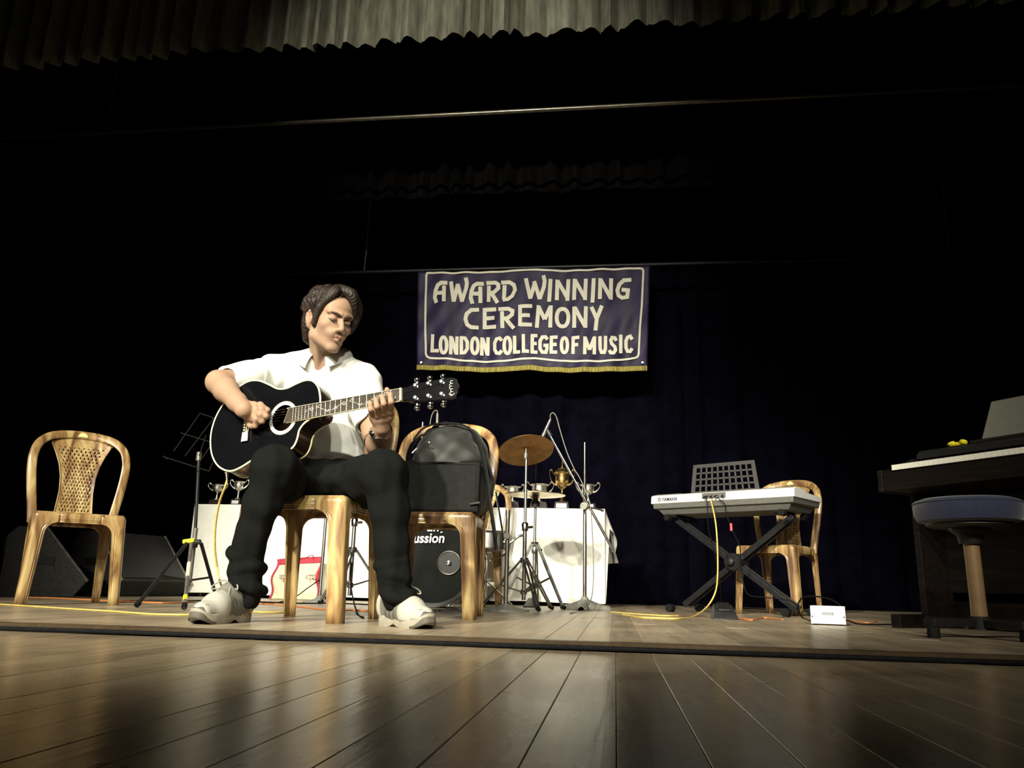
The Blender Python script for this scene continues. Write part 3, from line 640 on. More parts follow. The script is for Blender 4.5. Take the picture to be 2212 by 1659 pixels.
# piano stool
sc_ = Vector((1.300, 3.17, 0)); ps = thing('piano_stool', 'round piano stool with navy blue cushion and brown post', 'stool', tuple(sc_))
MB().lathe([(0, .405), (.15, .405), (.172, .412), (.181, .432), (.182, .47), (.174, .486), (.15, .494), (.08, .5), (0, .501)], sc_, 40).obj('cushion', 'navy', ps)
MB().tube([sc_+Vector((.180*math.cos(q), .180*math.sin(q), .478)) for q in [2*math.pi*k/40 for k in range(40)]], .0035, 6, closed=True).obj('piping', 'navy', ps)
MB().lathe([(0, .388), (.12, .388), (.145, .396), (.145, .41), (0, .41)], sc_, 32).obj('seat_plate', 'black', ps)
MB().lathe([(.04, .33), (.045, .36), (.07, .38), (.07, .392), (0, .392)], sc_, 20).obj('collar', 'blackmetal', ps)
MB().lathe([(0, .05), (.029, .05), (.027, .12), (.027, .345), (0, .345)], sc_, 24).obj('post', 'brass_wood', ps)
for k, q in enumerate((R(205), R(285), R(25), R(115))):
    d = Vector((math.cos(q), math.sin(q), 0)); M_ = frame_to(d, (0, 0, 1))
    MB().box(sc_+d*.115+Vector((0, 0, .052)), (.028, .045, .23), M_).obj('base_arm', 'blackmetal', ps, smooth=False, bevel=.004)
    MB().lathe([(0, 0), (.02, 0), (.022, .012), (.018, .045), (0, .045)], sc_+d*.215, 14).obj('castor', 'rubber', ps)
MB().lathe([(0, .03), (.05, .03), (.05, .066), (.03, .075), (0, .075)], sc_, 20).obj('hub', 'blackmetal', ps)
cable('piano_lead', [pw(.1, .432, .1), pw(.04, .445, .06), pw(-.02, .455, .02), pw(-.06, .46, .004), pw(-.13, .43, .004), pw(-.2, .3, .004), g(1880, 1349), g(1850, 1347), g(1830, 1340), bx+Vector((.078, .1, .008))], .0035, 'cable', 'thin black lead running from the piano to the white power box')
cable('floor_wire', [g(1838, 1341), g(1850, 1343), g(1880, 1345), g(1895, 1341)], .0028, 'cable_o', 'short orange wire on the floor beside the piano')
# ------------------------------------------------------------------ leads lying on the stage floor
g4 = lambda *a: [G(x, y, .004) for x, y in a]
cable('floor_lead', g4((-40, 1303), (60, 1309), (150, 1315), (240, 1320), (320, 1326), (405, 1328), (440, 1327)), .0035, 'cable_y', 'yellow lead running across the floor past the empty chair to the right shoe')
cable('floor_lead', g4((40, 1290), (120, 1292), (200, 1296), (280, 1299), (350, 1302), (420, 1300)), .0045, 'cable_o', 'orange lead on the floor behind the empty chair')
cable('floor_lead', g4((550, 1303), (600, 1306), (660, 1312), (720, 1318), (770, 1318), (820, 1322)), .004, 'cable_o', 'orange lead on the floor between the stool legs')
cable('floor_lead', g4((400, 1298), (470, 1297), (560, 1300), (640, 1303), (720, 1303), (800, 1306)), .004, 'cable', 'black lead lying along the tablecloth hem')
cable('floor_lead', g4((555, 1299), (580, 1303), (610, 1299))+[P(640, 1288, 5.6), P(665, 1270, 5.45), P(690, 1253, 5.284)], .0035, 'cable', 'black lead rising to the slim silver stand')
cable('floor_lead', [P(760, 1215, 4.86), P(757, 1250, 4.8), P(762, 1290, 4.6), G(772, 1325, .004), G(785, 1334, .004)], .004, 'cable', 'black lead curving down behind the right stool leg')
cable('floor_lead', g4((950, 1318), (975, 1316), (1000, 1314), (1040, 1306))+[P(1065, 1280, 4.95), P(1090, 1245, 4.9), P(1100, 1225, 4.86)], .0045, 'cable_g', 'pale grey lead sweeping up beside the short straight stand')
cable('floor_lead', g4((1320, 1322), (1355, 1325), (1400, 1328), (1440, 1330), (1465, 1330)), .004, 'cable_y', 'yellow lead lying between the boom stand and the keyboard')
cable('floor_lead', g4((1595, 1336), (1625, 1339), (1650, 1334), (1690, 1338)), .004, 'cable_o', 'thin reddish lead under the keyboard stand')
b = MB()
dust = None
# lead plugged into the guitar
cable('guitar_lead', [P(491, 1036, 2.79), P(486, 1052, 2.8), P(474, 1085, 2.85), P(466, 1130, 2.9), P(464, 1180, 2.95), P(469, 1225, 3.0), P(478, 1265, 3.05), G(500, 1312, .004), G(560, 1322, .004), G(640, 1322, .004)], .0042, 'cable_y', 'yellowish lead hanging from the black guitar to the floor')
# ------------------------------------------------------------------ table, cloth, trophies
TY = 6.3; TX0, TX1 = -3.47, -.075; TZ = .742
tb = thing('long_table', 'long folding table hidden under the white tablecloth', 'table', ((TX0+TX1)/2, TY+.35, 0))
MB().box(((TX0+TX1)/2, TY+.36, TZ-.022), (TX1-TX0-.02, .68, .03)).obj('table_top', 'plinth', tb, smooth=False)
for x in (TX0+.1, (TX0+TX1)/2, TX1-.1):
    for y in (TY+.08, TY+.62): MB().tube([(x, y, 0), (x, y, TZ-.03)], .016, 10).obj('leg', 'greymetal', tb)
tc_ = MB(); hem = .028
def cl_top(u, v): return (TX0+(TX1-TX0)*u, TY+.72*v, TZ+.001*math.sin(u*60))
def fr_(x, z):
    k = max(0, (TZ-z)/TZ); return .012*k*math.sin(x*5.3+1)+.008*k*math.sin(x*13+.5*math.sin(x*3))+.004*math.sin(x*31)*k
def cl_front(u, v):
    x = TX0+(TX1-TX0)*u; z = TZ-(TZ-hem)*v
    return (x, TY-.004*min(1, v*30)-fr_(x, z)-.0, z+.004*math.sin(u*25)*v)
def cl_side(u, v):
    # right end, with the corner gathered into a hanging fold
    y = TY+.72*u; z = TZ-(TZ-.34-.28*(1-min(1, u*3.)))*v
    if u < .02: z = TZ-(TZ-hem)*v
    bul = .10*math.sin(math.pi*min(1, u*1.6))*v**1.2+.03*math.sin(u*16)*v
    return (TX1+.004+bul, y, z)
def cl_left(u, v):
    y = TY+.72*u; z = TZ-(TZ-.05)*v; return (TX0-.004-.02*v*math.sin(u*14)**2, y, z)
tc_.grid(cl_top, 60, 10); tc_.grid(cl_front, 220, 26); tc_.grid(cl_side, 30, 20); tc_.grid(cl_left, 20, 14)
o = tc_.obj('tablecloth', 'cloth_white', off=((TX0+TX1)/2, TY, TZ)); o.location = ((TX0+TX1)/2, TY, TZ)
single(o, 'white tablecloth draped to the floor over the long trophy table', 'tablecloth')
def cup(px, h, bowl, label, metal='silver', lid=False, plw=.1, plh=.055, y=TY+.16, handles=1., plate=False, foot=.5, flare=1.):
    x = P(px, 1075, y).x; z0 = TZ+.002; t = thing('trophy_cup', label, 'trophy', (x, y, z0), 'trophies on the white table')
    MB().hexa([(x-plw/2, y-plw/2, z0), (x+plw/2, y-plw/2, z0), (x+plw/2, y+plw/2, z0), (x-plw/2, y+plw/2, z0)], [(x-plw*.42, y-plw*.42, z0+plh), (x+plw*.42, y-plw*.42, z0+plh), (x+plw*.42, y+plw*.42, z0+plh), (x-plw*.42, y+plw*.42, z0+plh)]).obj('plinth', 'plinth', t, bevel=.004)
    if plate: MB().box((x, y-plw*.47, z0+plh*.5), (plw*.62, .004, plh*.5), Matrix.Rotation(-.13, 3, 'X')).obj('name_plate', 'plate', t, smooth=False)
    zb = z0+plh; hs = h*foot; hb = h-hs; r = bowl
    MB().lathe([(0, zb), (r*.55, zb), (r*.5, zb+.008), (r*.2, zb+hs*.25), (r*.12, zb+hs*.55), (r*.2, zb+hs*.62), (r*.12, zb+hs*.7), (r*.18, zb+hs*.92), (r*.3, zb+hs)], (x, y, 0), 22).obj('stem', metal, t)
    bb = zb+hs
    MB().lathe([(r*.28, bb-.002), (r*.6, bb+hb*.1), (r*.86, bb+hb*.3), (r*.93, bb+hb*.55), (r*.9, bb+hb*.8), (r*1.0*flare, bb+hb*.97), (r*1.04*flare, bb+hb), (r*.95*flare, bb+hb), (r*.82, bb+hb*.8), (r*.8, bb+hb*.4), (0, bb+hb*.2)], (x, y, 0), 28).obj('bowl', metal, t)
    for s in (-1, 1):
        pts = [(x+s*r*.72, y, bb+hb*.18), (x+s*r*1.3, y, bb+hb*.38), (x+s*r*1.78*handles, y, bb+hb*.75), (x+s*r*1.82*handles, y, bb+hb*1.08), (x+s*r*1.55*handles, y, bb+hb*1.2), (x+s*r*1.3, y, bb+hb*1.05), (x+s*r*.98, y, bb+hb*.86)]
        MB().tube(spline(pts, 6), [.0042+.0022*math.sin(k*.35) for k in range(37)], 8).obj('handle', metal, t)
    if lid:
        zl = bb+hb
        MB().lathe([(0, zl), (r*1.02, zl), (r*.95, zl+.012), (r*.6, zl+.03), (r*.2, zl+.042), (r*.1, zl+.05), (r*.16, zl+.058), (r*.08, zl+.068), (r*.05, zl+.1), (0, zl+.105)], (x, y, 0), 22).obj('lid', metal, t)
    return t
cup(468, .13, .048, 'small silver trophy cup standing behind the music stand', plw=.1, y=TY+.2)
cup(514, .15, .045, 'silver trophy cup on a pale-plated base beside the guitar lead', plw=.095, plate=True, y=TY+.14)
cup(1107, .125, .056, 'wide shallow silver trophy cup behind the hi-hat cymbal rim', plw=.13, plh=.06, handles=.92, foot=.36)
cup(1165, .145, .066, 'round-bellied silver trophy cup with large scroll handles', plw=.15, plh=.06, handles=.95, foot=.34)
cup(1214, .24, .062, 'tall lidded brass trophy cup with a name plate', 'gold', True, .13, .07, handles=.9, plate=True, y=TY+.22, foot=.46)
cup(1270, .15, .055, 'silver trophy cup seen behind the bare microphone stand post', plw=.14, plh=.055, foot=.48, handles=.95, plate=True)

# ------------------------------------------------------------------ cloth bag under the table edge
MT['jute'] = mat('cream_cotton', (.72, .62, .42), .85, var=.08, scale=30, bump=.15)
MT['redcloth'] = mat('dark_red_cloth', (.42, .035, .06), .8, var=.1, scale=40)
MT['ink'] = mat('dark_ink', (.12, .05, .06), .7, var=.1)
bgY = 6.12; bl, br = P(586, 1288, bgY).x, P(684, 1288, bgY).x; bzt = P(640, 1206, bgY).z
bg = thing('shopping_bag', 'cream cotton shopping bag with red trim leaning on the tablecloth', 'bag', ((bl+br)/2, bgY, 0))
def bagp(sgn):
    def f(u, v):
        x = bl+(br-bl)*u; e = math.sin(math.pi*u)**.6*math.sin(math.pi*min(1, .12+v*.88))**.7
        squash = .03*(1-v)*math.sin(u*math.pi)
        return (x+(.014*(1-v))*(1 if u > .5 else -1)*abs(u-.5)*2+.012*math.sin(v*9), bgY+.05*v+sgn*.05*e+.006*math.sin(u*13+v*9), .004+bzt*v*(1-.05*(1-u))+.012*u*v)
    return f
b = MB(); b.grid(bagp(-1), 28, 28); b.grid(bagp(1), 28, 28); b.obj('body', 'jute', bg)
def trim(u, v):
    p = Vector(bagp(-1)(u, .86+.14*v)); return p+Vector((0, -.004, .003*v))
MB().grid(trim, 28, 5).obj('top_trim', 'redcloth', bg, solid=.003)
MB().grid(lambda u, v: Vector(bagp(-1)(.0+.05*u, v))+Vector((-.004, -.004, 0)), 4, 20).obj('side_trim', 'redcloth', bg, solid=.003)
MB().grid(lambda u, v: Vector(bagp(-1)(.94+.06*u, v))+Vector((.004, -.004, 0)), 4, 20).obj('side_trim', 'redcloth', bg, solid=.003)
hx = bl+(br-bl)*.36
MB().tube(spline([(hx, bgY+.03, bzt-.01), (hx-.005, bgY+.02, bzt+.035), (hx+.02, bgY+.03, bzt+.004), (hx+.09, bgY+.03, bzt+.0), (hx+.16, bgY+.03, bzt+.028), (hx+.17, bgY+.03, bzt-.01)], 6), .007, 8, flat=.4).obj('handle', 'redcloth', bg)
lo = P(602, 1252, bgY-.09)
for wd_, px_ in (('বেডিং', 602), ('ধাম', 659)):
    for q in loose(text_mb(wd_, .058, (P(px_, 1253, bgY-.075), Vector((1, 0, .06)), Vector((0, .1, 1))), Vector((0, 0, 0)), sx=.9, bold=.0006)): q.obj('letter', 'ink', bg, smooth=False)

# ------------------------------------------------------------------ drums
MT['drumhead'] = mat('black_drum_head', (.006, .0066, .006), .55, var=.3, scale=6, spec=.08)
MT['drumshell'] = mat('dark_drum_shell', (.02, .02, .022), .25, var=.2, scale=10, coat=.6)
MT['whitehead'] = mat('white_drum_head', (.7, .69, .62), .6, var=.05)
MT['ink_white'] = mat('white_print', (.86, .86, .82), .6, var=.02)
MT['bronze'] = mat('cymbal_bronze', (.78, .46, .2), .42, 1., var=.18, scale=14, stretch=(1, 1, 1), bump=.05)
MT['hat'] = mat('pale_cymbal_bronze', (.66, .56, .36), .28, 1., var=.1, scale=14)
bc = Vector((-1.115, 4.95, .278)); br_ = .272
bd = thing('bass_drum', 'black bass drum with white lettering behind the backpack chair', 'drum', (bc.x, bc.y, 0))
MY = frame_to((0, 1, 0))
MB().lathe([(br_-.012, .02), (br_-.004, .02), (br_-.004, .40), (br_-.012, .40)], bc, 48, MY).obj('shell', 'drumshell', bd)
hd = MB().lathe([(0, .012), (br_-.02, .012), (br_-.014, .02), (br_-.02, .024), (0, .024)], bc, 48, MY).obj('front_head', 'drumhead', bd)
MB().lathe([(0, .40), (br_-.014, .40), (br_-.014, .405), (0, .405)], bc, 48, MY).obj('rear_head', 'whitehead', bd)
for yy in (0, .375): MB().lathe([(br_-.022, yy), (br_, yy), (br_, yy+.04), (br_-.012, yy+.04), (br_-.012, yy+.012), (br_-.022, yy+.012), (br_-.022, yy)], bc, 48, MY).obj('hoop', 'drumshell', bd)
pc = P(970, 1216, 4.955); pr = .07
MB().tube([pc+Vector((pr*math.cos(q), 0, pr*math.sin(q))) for q in [2*math.pi*k/32 for k in range(32)]], .005, 8, closed=True).obj('badge_ring', 'steel', hd)
MB().lathe([(0, 0), (pr, 0), (pr, .002), (0, .002)], pc, 28, MY).obj('badge_disc', 'black', hd)
MB().lathe([(0, -.02), (.012, -.018), (.016, 0), (0, .0)], pc+Vector((.0, 0, .0)), 14, MY).obj('badge_boss', 'chrome', hd)
lp = P(960, 1172, 4.95)
PT = text_mb('Percussion', .085, (lp, Vector((1, 0, .02)), Vector((0, 0, 1))), Vector((0, 0, 0)), sx=.93, bold=.0018, shear=.1, align='RIGHT')
lp = P(960, 1147, 4.95)
P2 = (text_mb('ting', .085, (lp, Vector((1, 0, .02)), Vector((0, 0, 1))), Vector((0, 0, 0)), sx=.93, bold=.0018, shear=.1, align='RIGHT'))
for q in loose(PT)+loose(P2): q.obj('letter', 'ink_white', hd, smooth=False)
for k in range(8):
    q = 2*math.pi*(k+.5)/8; v = Vector((math.cos(q), 0, math.sin(q)))*(br_+.008)
    MB().tube([bc+v+Vector((0, .0, 0)), bc+v+Vector((0, .1, 0))], .005, 6).obj('tension_rod', 'chrome', bd)
    MB().tube([bc+v+Vector((0, .1, 0)), bc+v+Vector((0, .15, 0))], .009, 8).obj('lug', 'chrome', bd)
for s in (-1, 1): MB().tube([bc+Vector((s*.2, .1, -.17)), bc+Vector((s*.3, -.08, -.27))], .007, 8).obj('spur', 'chrome', bd)
sn = Vector((P(1052, 1150, 5.57).x, 5.57, .0)); sz = P(1052, 1147, 5.57).z
sd = thing('snare_drum', 'chrome-rimmed snare drum beside the backpack chair leg', 'drum', (sn.x, sn.y, 0))
MB().lathe([(.138, sz-.125), (.14, sz-.125), (.14, sz-.005), (.138, sz-.005)], sn, 36).obj('shell', 'steel', sd)
MB().lathe([(0, sz-.006), (.142, sz-.006), (.142, sz), (0, sz)], sn, 36).obj('batter_head', 'whitehead', sd)
for zz in (sz-.01, sz-.125): MB().tube([sn+Vector((.147*math.cos(q), .147*math.sin(q), zz)) for q in [2*math.pi*k/36 for k in range(36)]], .007, 8, closed=True).obj('hoop', 'chrome', sd)
for k in range(8):
    q = 2*math.pi*k/8; v = Vector((.152*math.cos(q), .152*math.sin(q), 0)); MB().tube([sn+v+Vector((0, 0, sz-.12)), sn+v+Vector((0, 0, sz-.01))], .0045, 6).obj('lug', 'chrome', sd)
for k in range(3):
    q = 2*math.pi*k/3+.5; v = Vector((math.cos(q), math.sin(q), 0))
    MB().tube(spline([sn+v*.03+Vector((0, 0, sz-.2)), sn+v*.13+Vector((0, 0, sz-.16)), sn+v*.158+Vector((0, 0, sz-.11))], 5), .006, 7).obj('basket_arm', 'chrome', sd)
    MB().tube([sn+Vector((0, 0, .17))+v*.012, sn+v*.2+Vector((0, 0, .012))], .007, 7).obj('stand_leg', 'chrome', sd)
MB().tube([sn+Vector((0, 0, .05)), sn+Vector((0, 0, sz-.15))], .011, 10).obj('stand_post', 'chrome', sd)
def tripod(t, c, hub, spread, rot, foot=.02, material='steel', r=.006):
    for k in range(3):
        q = rot+2*math.pi*k/3; v = Vector((math.cos(q), math.sin(q), 0)); s_ = Vector((-v.y, v.x, 0))*.012
        lg = MB()
        for e in (-1, 1): lg.tube([c+Vector((0, 0, hub))+v*.02+s_*e, c+v*spread+Vector((0, 0, foot))+s_*e*.7], r, 7)
        lg.obj('leg', material, t)
        bq = MB()
        for e in (-1, 1): bq.tube([c+Vector((0, 0, hub*.36))+v*.015+s_*e*.6, c+v*spread*.56+Vector((0, 0, foot+(hub-foot)*.45))+s_*e*.6], r*.8, 6)
        bq.obj('brace', material, t)
        MB().tube([c+v*(spread-.012)+Vector((0, 0, .022)), c+v*(spread+.02)+Vector((0, 0, .012))], .0125, 8).obj('rubber_foot', 'rubber', t)
def cymbal_prof(r, dome=.012, bell=.02): return [(.006, bell+dome), (r*.09, bell*.95+dome), (r*.17, dome+.004), (r*.2, dome), (r*.6, dome*.55), (r, 0), (r, -.0015), (r*.6, dome*.55-.0015), (r*.2, dome-.0015), (r*.16, dome+.001), (r*.08, bell*.85+dome), (.006, bell+dome-.003)]
def drum_stand(label, c, hub, top, rot, spread=.26):
    t = thing('cymbal_stand', label, 'stand', tuple(c))
    MB().tube([c+Vector((0, 0, .06)), c+Vector((0, 0, top*.55))], .0125, 12).obj('lower_tube', 'steel', t)
    MB().tube([c+Vector((0, 0, top*.55)), c+Vector((0, 0, top))], .009, 12).obj('upper_tube', 'steel', t)
    MB().lathe([(.0, -.03), (.02, -.03), (.022, .01), (.016, .022), (0, .022)], c+Vector((0, 0, top*.55)), 14).obj('collar', 'chrome', t)
    MB().tube([c+Vector((.015, 0, top*.55-.008)), c+Vector((.05, -.01, top*.55-.006))], .008, 8).obj('wing_nut', 'chrome', t)
    MB().lathe([(0, -.02), (.024, -.02), (.026, .012), (0, .02)], c+Vector((0, 0, hub)), 14).obj('hub', 'chrome', t)
    MB().lathe([(0, -.015), (.02, -.015), (.02, .015), (0, .015)], c+Vector((0, 0, hub*.36)), 12).obj('brace_hub', 'chrome', t)
    tripod(t, c, hub, spread, rot)
    return t
cY = 5.0; c1 = Vector((P(1131, 1300, cY).x, cY, 0)); ctop = P(1136, 972, cY)
cs = drum_stand('tall chrome cymbal stand holding the tilted bronze cymbal', c1, .30, .92, R(55))
MB().tube([c1+Vector((0, 0, .9)), Vector((ctop.x, ctop.y, ctop.z+.02))], .007, 10).obj('tilter', 'steel', cs)
MB().lathe([(0, -.02), (.014, -.02), (.014, .014), (0, .018)], ctop+Vector((0, 0, -.035)), 12).obj('tilter_head', 'greymetal', cs)
MB().tube(spline([c1+Vector((0, 0, .45)), c1+Vector((-.04, -.01, .44)), c1+Vector((-.09, -.02, .4)), c1+Vector((-.13, -.02, .405))], 5), .008, 8).obj('side_arm', 'steel', cs)
cn = Vector((-.17, .38, .9)).normalized()
cy = MB().lathe(cymbal_prof(.178), (0, 0, 0), 56, frame_to(cn)).obj('crash_cymbal', 'bronze', off=(0, 0, 0)); cy.location = ctop-cn*.012+Vector((0, 0, .006))
single(cy, 'reddish bronze crash cymbal tilted on the tall chrome stand', 'cymbal')
hY = 5.45; hc = Vector((P(1153, 1300, hY).x+.0, hY, 0)); hz = P(1165, 1071, hY).z
ht = drum_stand('chrome hi-hat stand with foot pedal beside the tall cymbal stand', hc, .42, hz-.04, R(90), .23)
MB().tube([hc+Vector((0, 0, hz-.03)), hc+Vector((0, 0, P(1153, 990, hY).z))], .0035, 8).obj('pull_rod', 'chrome', ht)
MB().lathe([(0, -.05), (.03, -.05), (.034, -.02), (.02, .0), (0, .0)], hc+Vector((0, 0, hz-.029)), 16).obj('seat_cup', 'black', ht)
MB().hexa([hc+Vector(v) for v in ((-.04, -.29, .012), (.04, -.29, .012), (.035, -.02, .06), (-.035, -.02, .06))], [hc+Vector(v) for v in ((-.04, -.29, .02), (.04, -.29, .02), (.035, -.02, .068), (-.035, -.02, .068))]).obj('foot_pedal', 'blackmetal', ht, bevel=.003)
MB().tube([hc+Vector((0, -.04, .07)), hc+Vector((0, 0, .16))], .006, 8).obj('chain', 'chrome', ht)
hr = P(1236, 1070, hY).x-hc.x
h1 = MB().lathe(cymbal_prof(.205), (0, 0, 0), 56, frame_to((0, .0, 1))).obj('hi_hat_cymbal', 'hat'); h1.location = hc+Vector((0, 0, hz+.009)); single(h1, 'upper cymbal of the hi-hat pair', 'cymbal')
h2 = MB().lathe([(r_, -z_) for r_, z_ in cymbal_prof(.205)], (0, 0, 0), 56).obj('hi_hat_cymbal', 'hat'); h2.location = hc+Vector((0, 0, hz+.003)); single(h2, 'lower cymbal of the hi-hat pair facing the floor', 'cymbal')
lc = Vector((P(754, 1300, 4.9).x, 4.9, 0))
ls = drum_stand('chrome cymbal stand behind the wood-look stool legs', lc, .34, .93, R(150))
lt_ = Vector((P(800, 984, 4.9).x, 4.9, P(800, 986, 4.9).z))
MB().tube([lc+Vector((0, 0, .92)), lt_], .007, 8).obj('boom_arm', 'steel', ls)
cy2 = MB().lathe(cymbal_prof(.165), (0, 0, 0), 48, frame_to((.05, -.05, 1))).obj('crash_cymbal', 'hat'); cy2.location = lt_; single(cy2, 'pale crash cymbal showing its edge behind the guitarist knee', 'cymbal')

# ------------------------------------------------------------------ microphone stands
def mic(t, p, d, name='microphone'):
    d = Vector(d).normalized(); M_ = frame_to(d)
    m = thing('microphone', t, 'microphone', tuple(p))
    MB().lathe([(0, 0), (.0085, 0), (.0105, .02), (.0125, .09), (.0155, .125), (.0, .125)], p, 16, M_).obj('handle', 'greymetal', m)
    MB().lathe([(.016, .12), (.0185, .124), (.0185, .132), (.016, .136)], p, 18, M_).obj('ring', 'steel', m)
    MB().lathe([(0, .134), (.017, .134), (.0225, .146), (.024, .16), (.02, .178), (.011, .186), (0, .188)], p, 18, M_).obj('grille', 'blackmetal', m)
    return m
mY = 5.42; mb_ = Vector((P(1263, 1318, mY).x, mY, 0)); mt_ = P(1267, 956, mY)
ms = thing('microphone_stand', 'chrome microphone stand with a long slanting boom before the trophy table', 'stand', tuple(mb_))
MB().tube([mb_+Vector((0, 0, .05)), Vector((mb_.x, mY, .62))], .0125, 12).obj('lower_tube', 'steel', ms)
MB().tube([Vector((mb_.x, mY, .6)), Vector((mb_.x, mY, mt_.z))], .0115, 12).obj('upper_tube', 'chrome', ms)
for k in range(3):
    q = R(-95)+2*math.pi*k/3; v = Vector((math.cos(q), math.sin(q), 0)); n_ = Vector((-v.y, v.x, 0))
    MB().grid(lambda a, b_: mb_+v*(.005+.175*a)+n_*((b_-.5)*2)*(.03+.012*math.sin(a*math.pi))+Vector((0, 0, (.05*(1-a)**1.5+.028)*(1-abs(2*b_-1)**2.2)+.001)), 14, 9).obj('cast_foot', 'iron', ms, solid=.004)
MB().lathe([(0, .03), (.03, .03), (.026, .07), (.018, .085), (0, .085)], mb_, 16).obj('base_socket', 'iron', ms)
b0_, b1_, bc_ = P(1326, 1192, mY-.03), P(1186, 936, mY-.03), P(1262, 1093, mY-.03)
MB().tube([b0_, b1_], .009, 10).obj('boom', 'chrome', ms)
MB().lathe([(0, -.03), (.024, -.03), (.026, .02), (0, .03)], Vector((mb_.x, mY-.015, bc_.z)), 14, frame_to((.2, 1, 0))).obj('boom_clamp', 'iron', ms)
MB().tube([Vector((mb_.x, mY-.03, bc_.z)), P(1300, 1102, mY-.06)], .006, 8).obj('clamp_handle', 'chrome', ms)
MB().lathe([(0, -.008), (.011, -.004), (.011, .006), (0, .01)], P(1301, 1103, mY-.06), 12).obj('clamp_knob', 'black', ms)
MB().lathe([(0, -.02), (.017, -.02), (.018, .02), (.012, .035), (0, .035)], b1_, 12, frame_to(b1_-b0_)).obj('mic_clip', 'black', ms)
mp0 = P(1189, 906, mY-.03); mp1 = P(1166, 958, mY-.03)
mic('black vocal microphone clipped to the slanting boom above the bronze cymbal', mp0, mp1-mp0)
cable('microphone_lead', [mp0, P(1189, 896, mY-.03), P(1195, 892, mY-.03), P(1202, 901, mY-.03), P(1210, 930, mY-.03), P(1224, 975, mY-.03), P(1240, 1012, mY-.04), P(1252, 1032, mY-.06), P(1268, 1068, mY-.09), P(1276, 1100, mY-.1), P(1281, 1180, mY-.1), P(1282, 1240, mY-.12), P(1278, 1290, mY-.16), G(1262, 1318, .004), G(1230, 1325, .004)], .0035, 'cable_g', 'thin grey lead looping from the boom microphone to the floor')
nY = 5.6; nb = Vector((P(893, 1300, nY).x, nY, 0)); nt_ = P(896, 912, nY)
ns2 = thing('microphone_stand', 'chrome microphone stand rising behind the backpack chair', 'stand', tuple(nb))
MB().tube([nb+Vector((0, 0, .03)), Vector((nb.x, nY, nt_.z))], .0105, 12).obj('post', 'chrome', ns2)
MB().lathe([(0, 0), (.12, 0), (.12, .012), (.04, .03), (.015, .06), (0, .06)], nb, 28).obj('round_base', 'iron', ns2)
nbm = P(938.5, 931, nY)
MB().tube([Vector((nb.x-.06, nY-.03, P(880, 980, nY).z)), nbm], .007, 10).obj('boom', 'chrome', ns2)
MB().lathe([(0, -.025), (.02, -.025), (.02, .025), (0, .025)], Vector((nb.x, nY-.02, P(893, 966, nY).z)), 12, MY).obj('boom_clamp', 'iron', ns2)
m2 = P(945, 893, nY); mic('grey microphone peeking over the backpack chair', m2, P(944, 940, nY)-m2)
cable('microphone_lead', [m2, P(944, 887, nY), P(938, 888, nY+.005), P(932, 900, nY+.015), P(928, 925, nY+.03), P(926, 960, nY+.035), P(922, 1060, nY+.03), P(915, 1200, nY+.02), G(905, 1307, .004)], .0035, 'cable_g', 'grey microphone lead hanging down behind the backpack chair')
oY = 5.3; ob_ = Vector((P(690, 1296, oY).x, oY, 0))
sl = thing('slim_stand', 'slim silver stand post behind the front stool leg', 'stand', tuple(ob_))
MB().tube([ob_+Vector((0, 0, .02)), ob_+Vector((0, 0, .86))], .011, 12).obj('post', 'steel', sl)
MB().lathe([(0, 0), (.11, 0), (.11, .01), (.03, .03), (.015, .05), (0, .05)], ob_, 28).obj('round_base', 'iron', sl)
fb = Vector((P(1092, 1318, 4.75).x, 4.75, 0))
f2 = thing('straight_stand', 'short straight chrome stand on a flat round base near the snare drum', 'stand', tuple(fb))
MB().tube([fb+Vector((0, 0, .02)), Vector((fb.x, 4.75, P(1097, 1102, 4.75).z))], .0135, 12).obj('post', 'steel', f2)
MB().lathe([(0, 0), (.14, 0), (.14, .008), (.06, .024), (.02, .04), (0, .04)], fb, 32).obj('round_base', 'iron', f2)
ar0, ar1 = P(1071, 1062, 4.73), P(1089, 1168, 4.73)
MB().tube([ar0, ar1], .006, 8).obj('boom', 'chrome', f2)
MB().lathe([(0, -.02), (.018, -.02), (.018, .02), (0, .02)], Vector((fb.x, 4.74, P(1095, 1158, 4.75).z)), 12, MY).obj('boom_clamp', 'iron', f2)
MB().tube([Vector((fb.x, 4.74, P(1095, 1158, 4.75).z)), ar1], .006, 8).obj('clamp_arm', 'chrome', f2)

# ------------------------------------------------------------------ music stand
uY = 3.98; u0 = Vector((P(404, 1300, uY).x, uY, 0)); uh = P(406, 1174, uY).z
mu_ = thing('music_stand', 'black folding music stand with a yellow collar left of the guitarist', 'music stand', tuple(u0))
ut = P(430, 985, uY)
MB().tube([Vector((u0.x, uY, .12)), Vector((u0.x, uY, uh+.08))], .0115, 12).obj('lower_tube', 'greymetal', mu_)
MB().tube([Vector((u0.x, uY, uh+.05)), ut], .0085, 12).obj('upper_tube', 'blackmetal', mu_)
hb_ = Vector((u0.x, uY, uh))
MB().lathe([(0, -.02), (.019, -.02), (.021, .012), (0, .016)], hb_, 14).obj('hub', 'blackmetal', mu_)
MB().box(hb_+Vector((-.022, -.012, .012)), (.062, .03, .022), Matrix.Rotation(-.15, 3, 'Y')).obj('collar', 'yellow', mu_, bevel=.006, label='bright yellow clamp collar')
MB().lathe([(0, -.012), (.013, -.012), (.013, .012), (0, .012)], hb_+Vector((.03, -.015, .008)), 12, frame_to((1, 0, 0))).obj('knob', 'black', mu_)
ft = [G(295, 1308, .012), G(398, 1312, .012), Vector((P(472, 1290, 4.35).x, 4.35, .012))]
tops = [hb_+Vector((-.03, -.02, 0)), hb_+Vector((.002, -.03, -.005)), hb_+Vector((.035, .01, 0))]
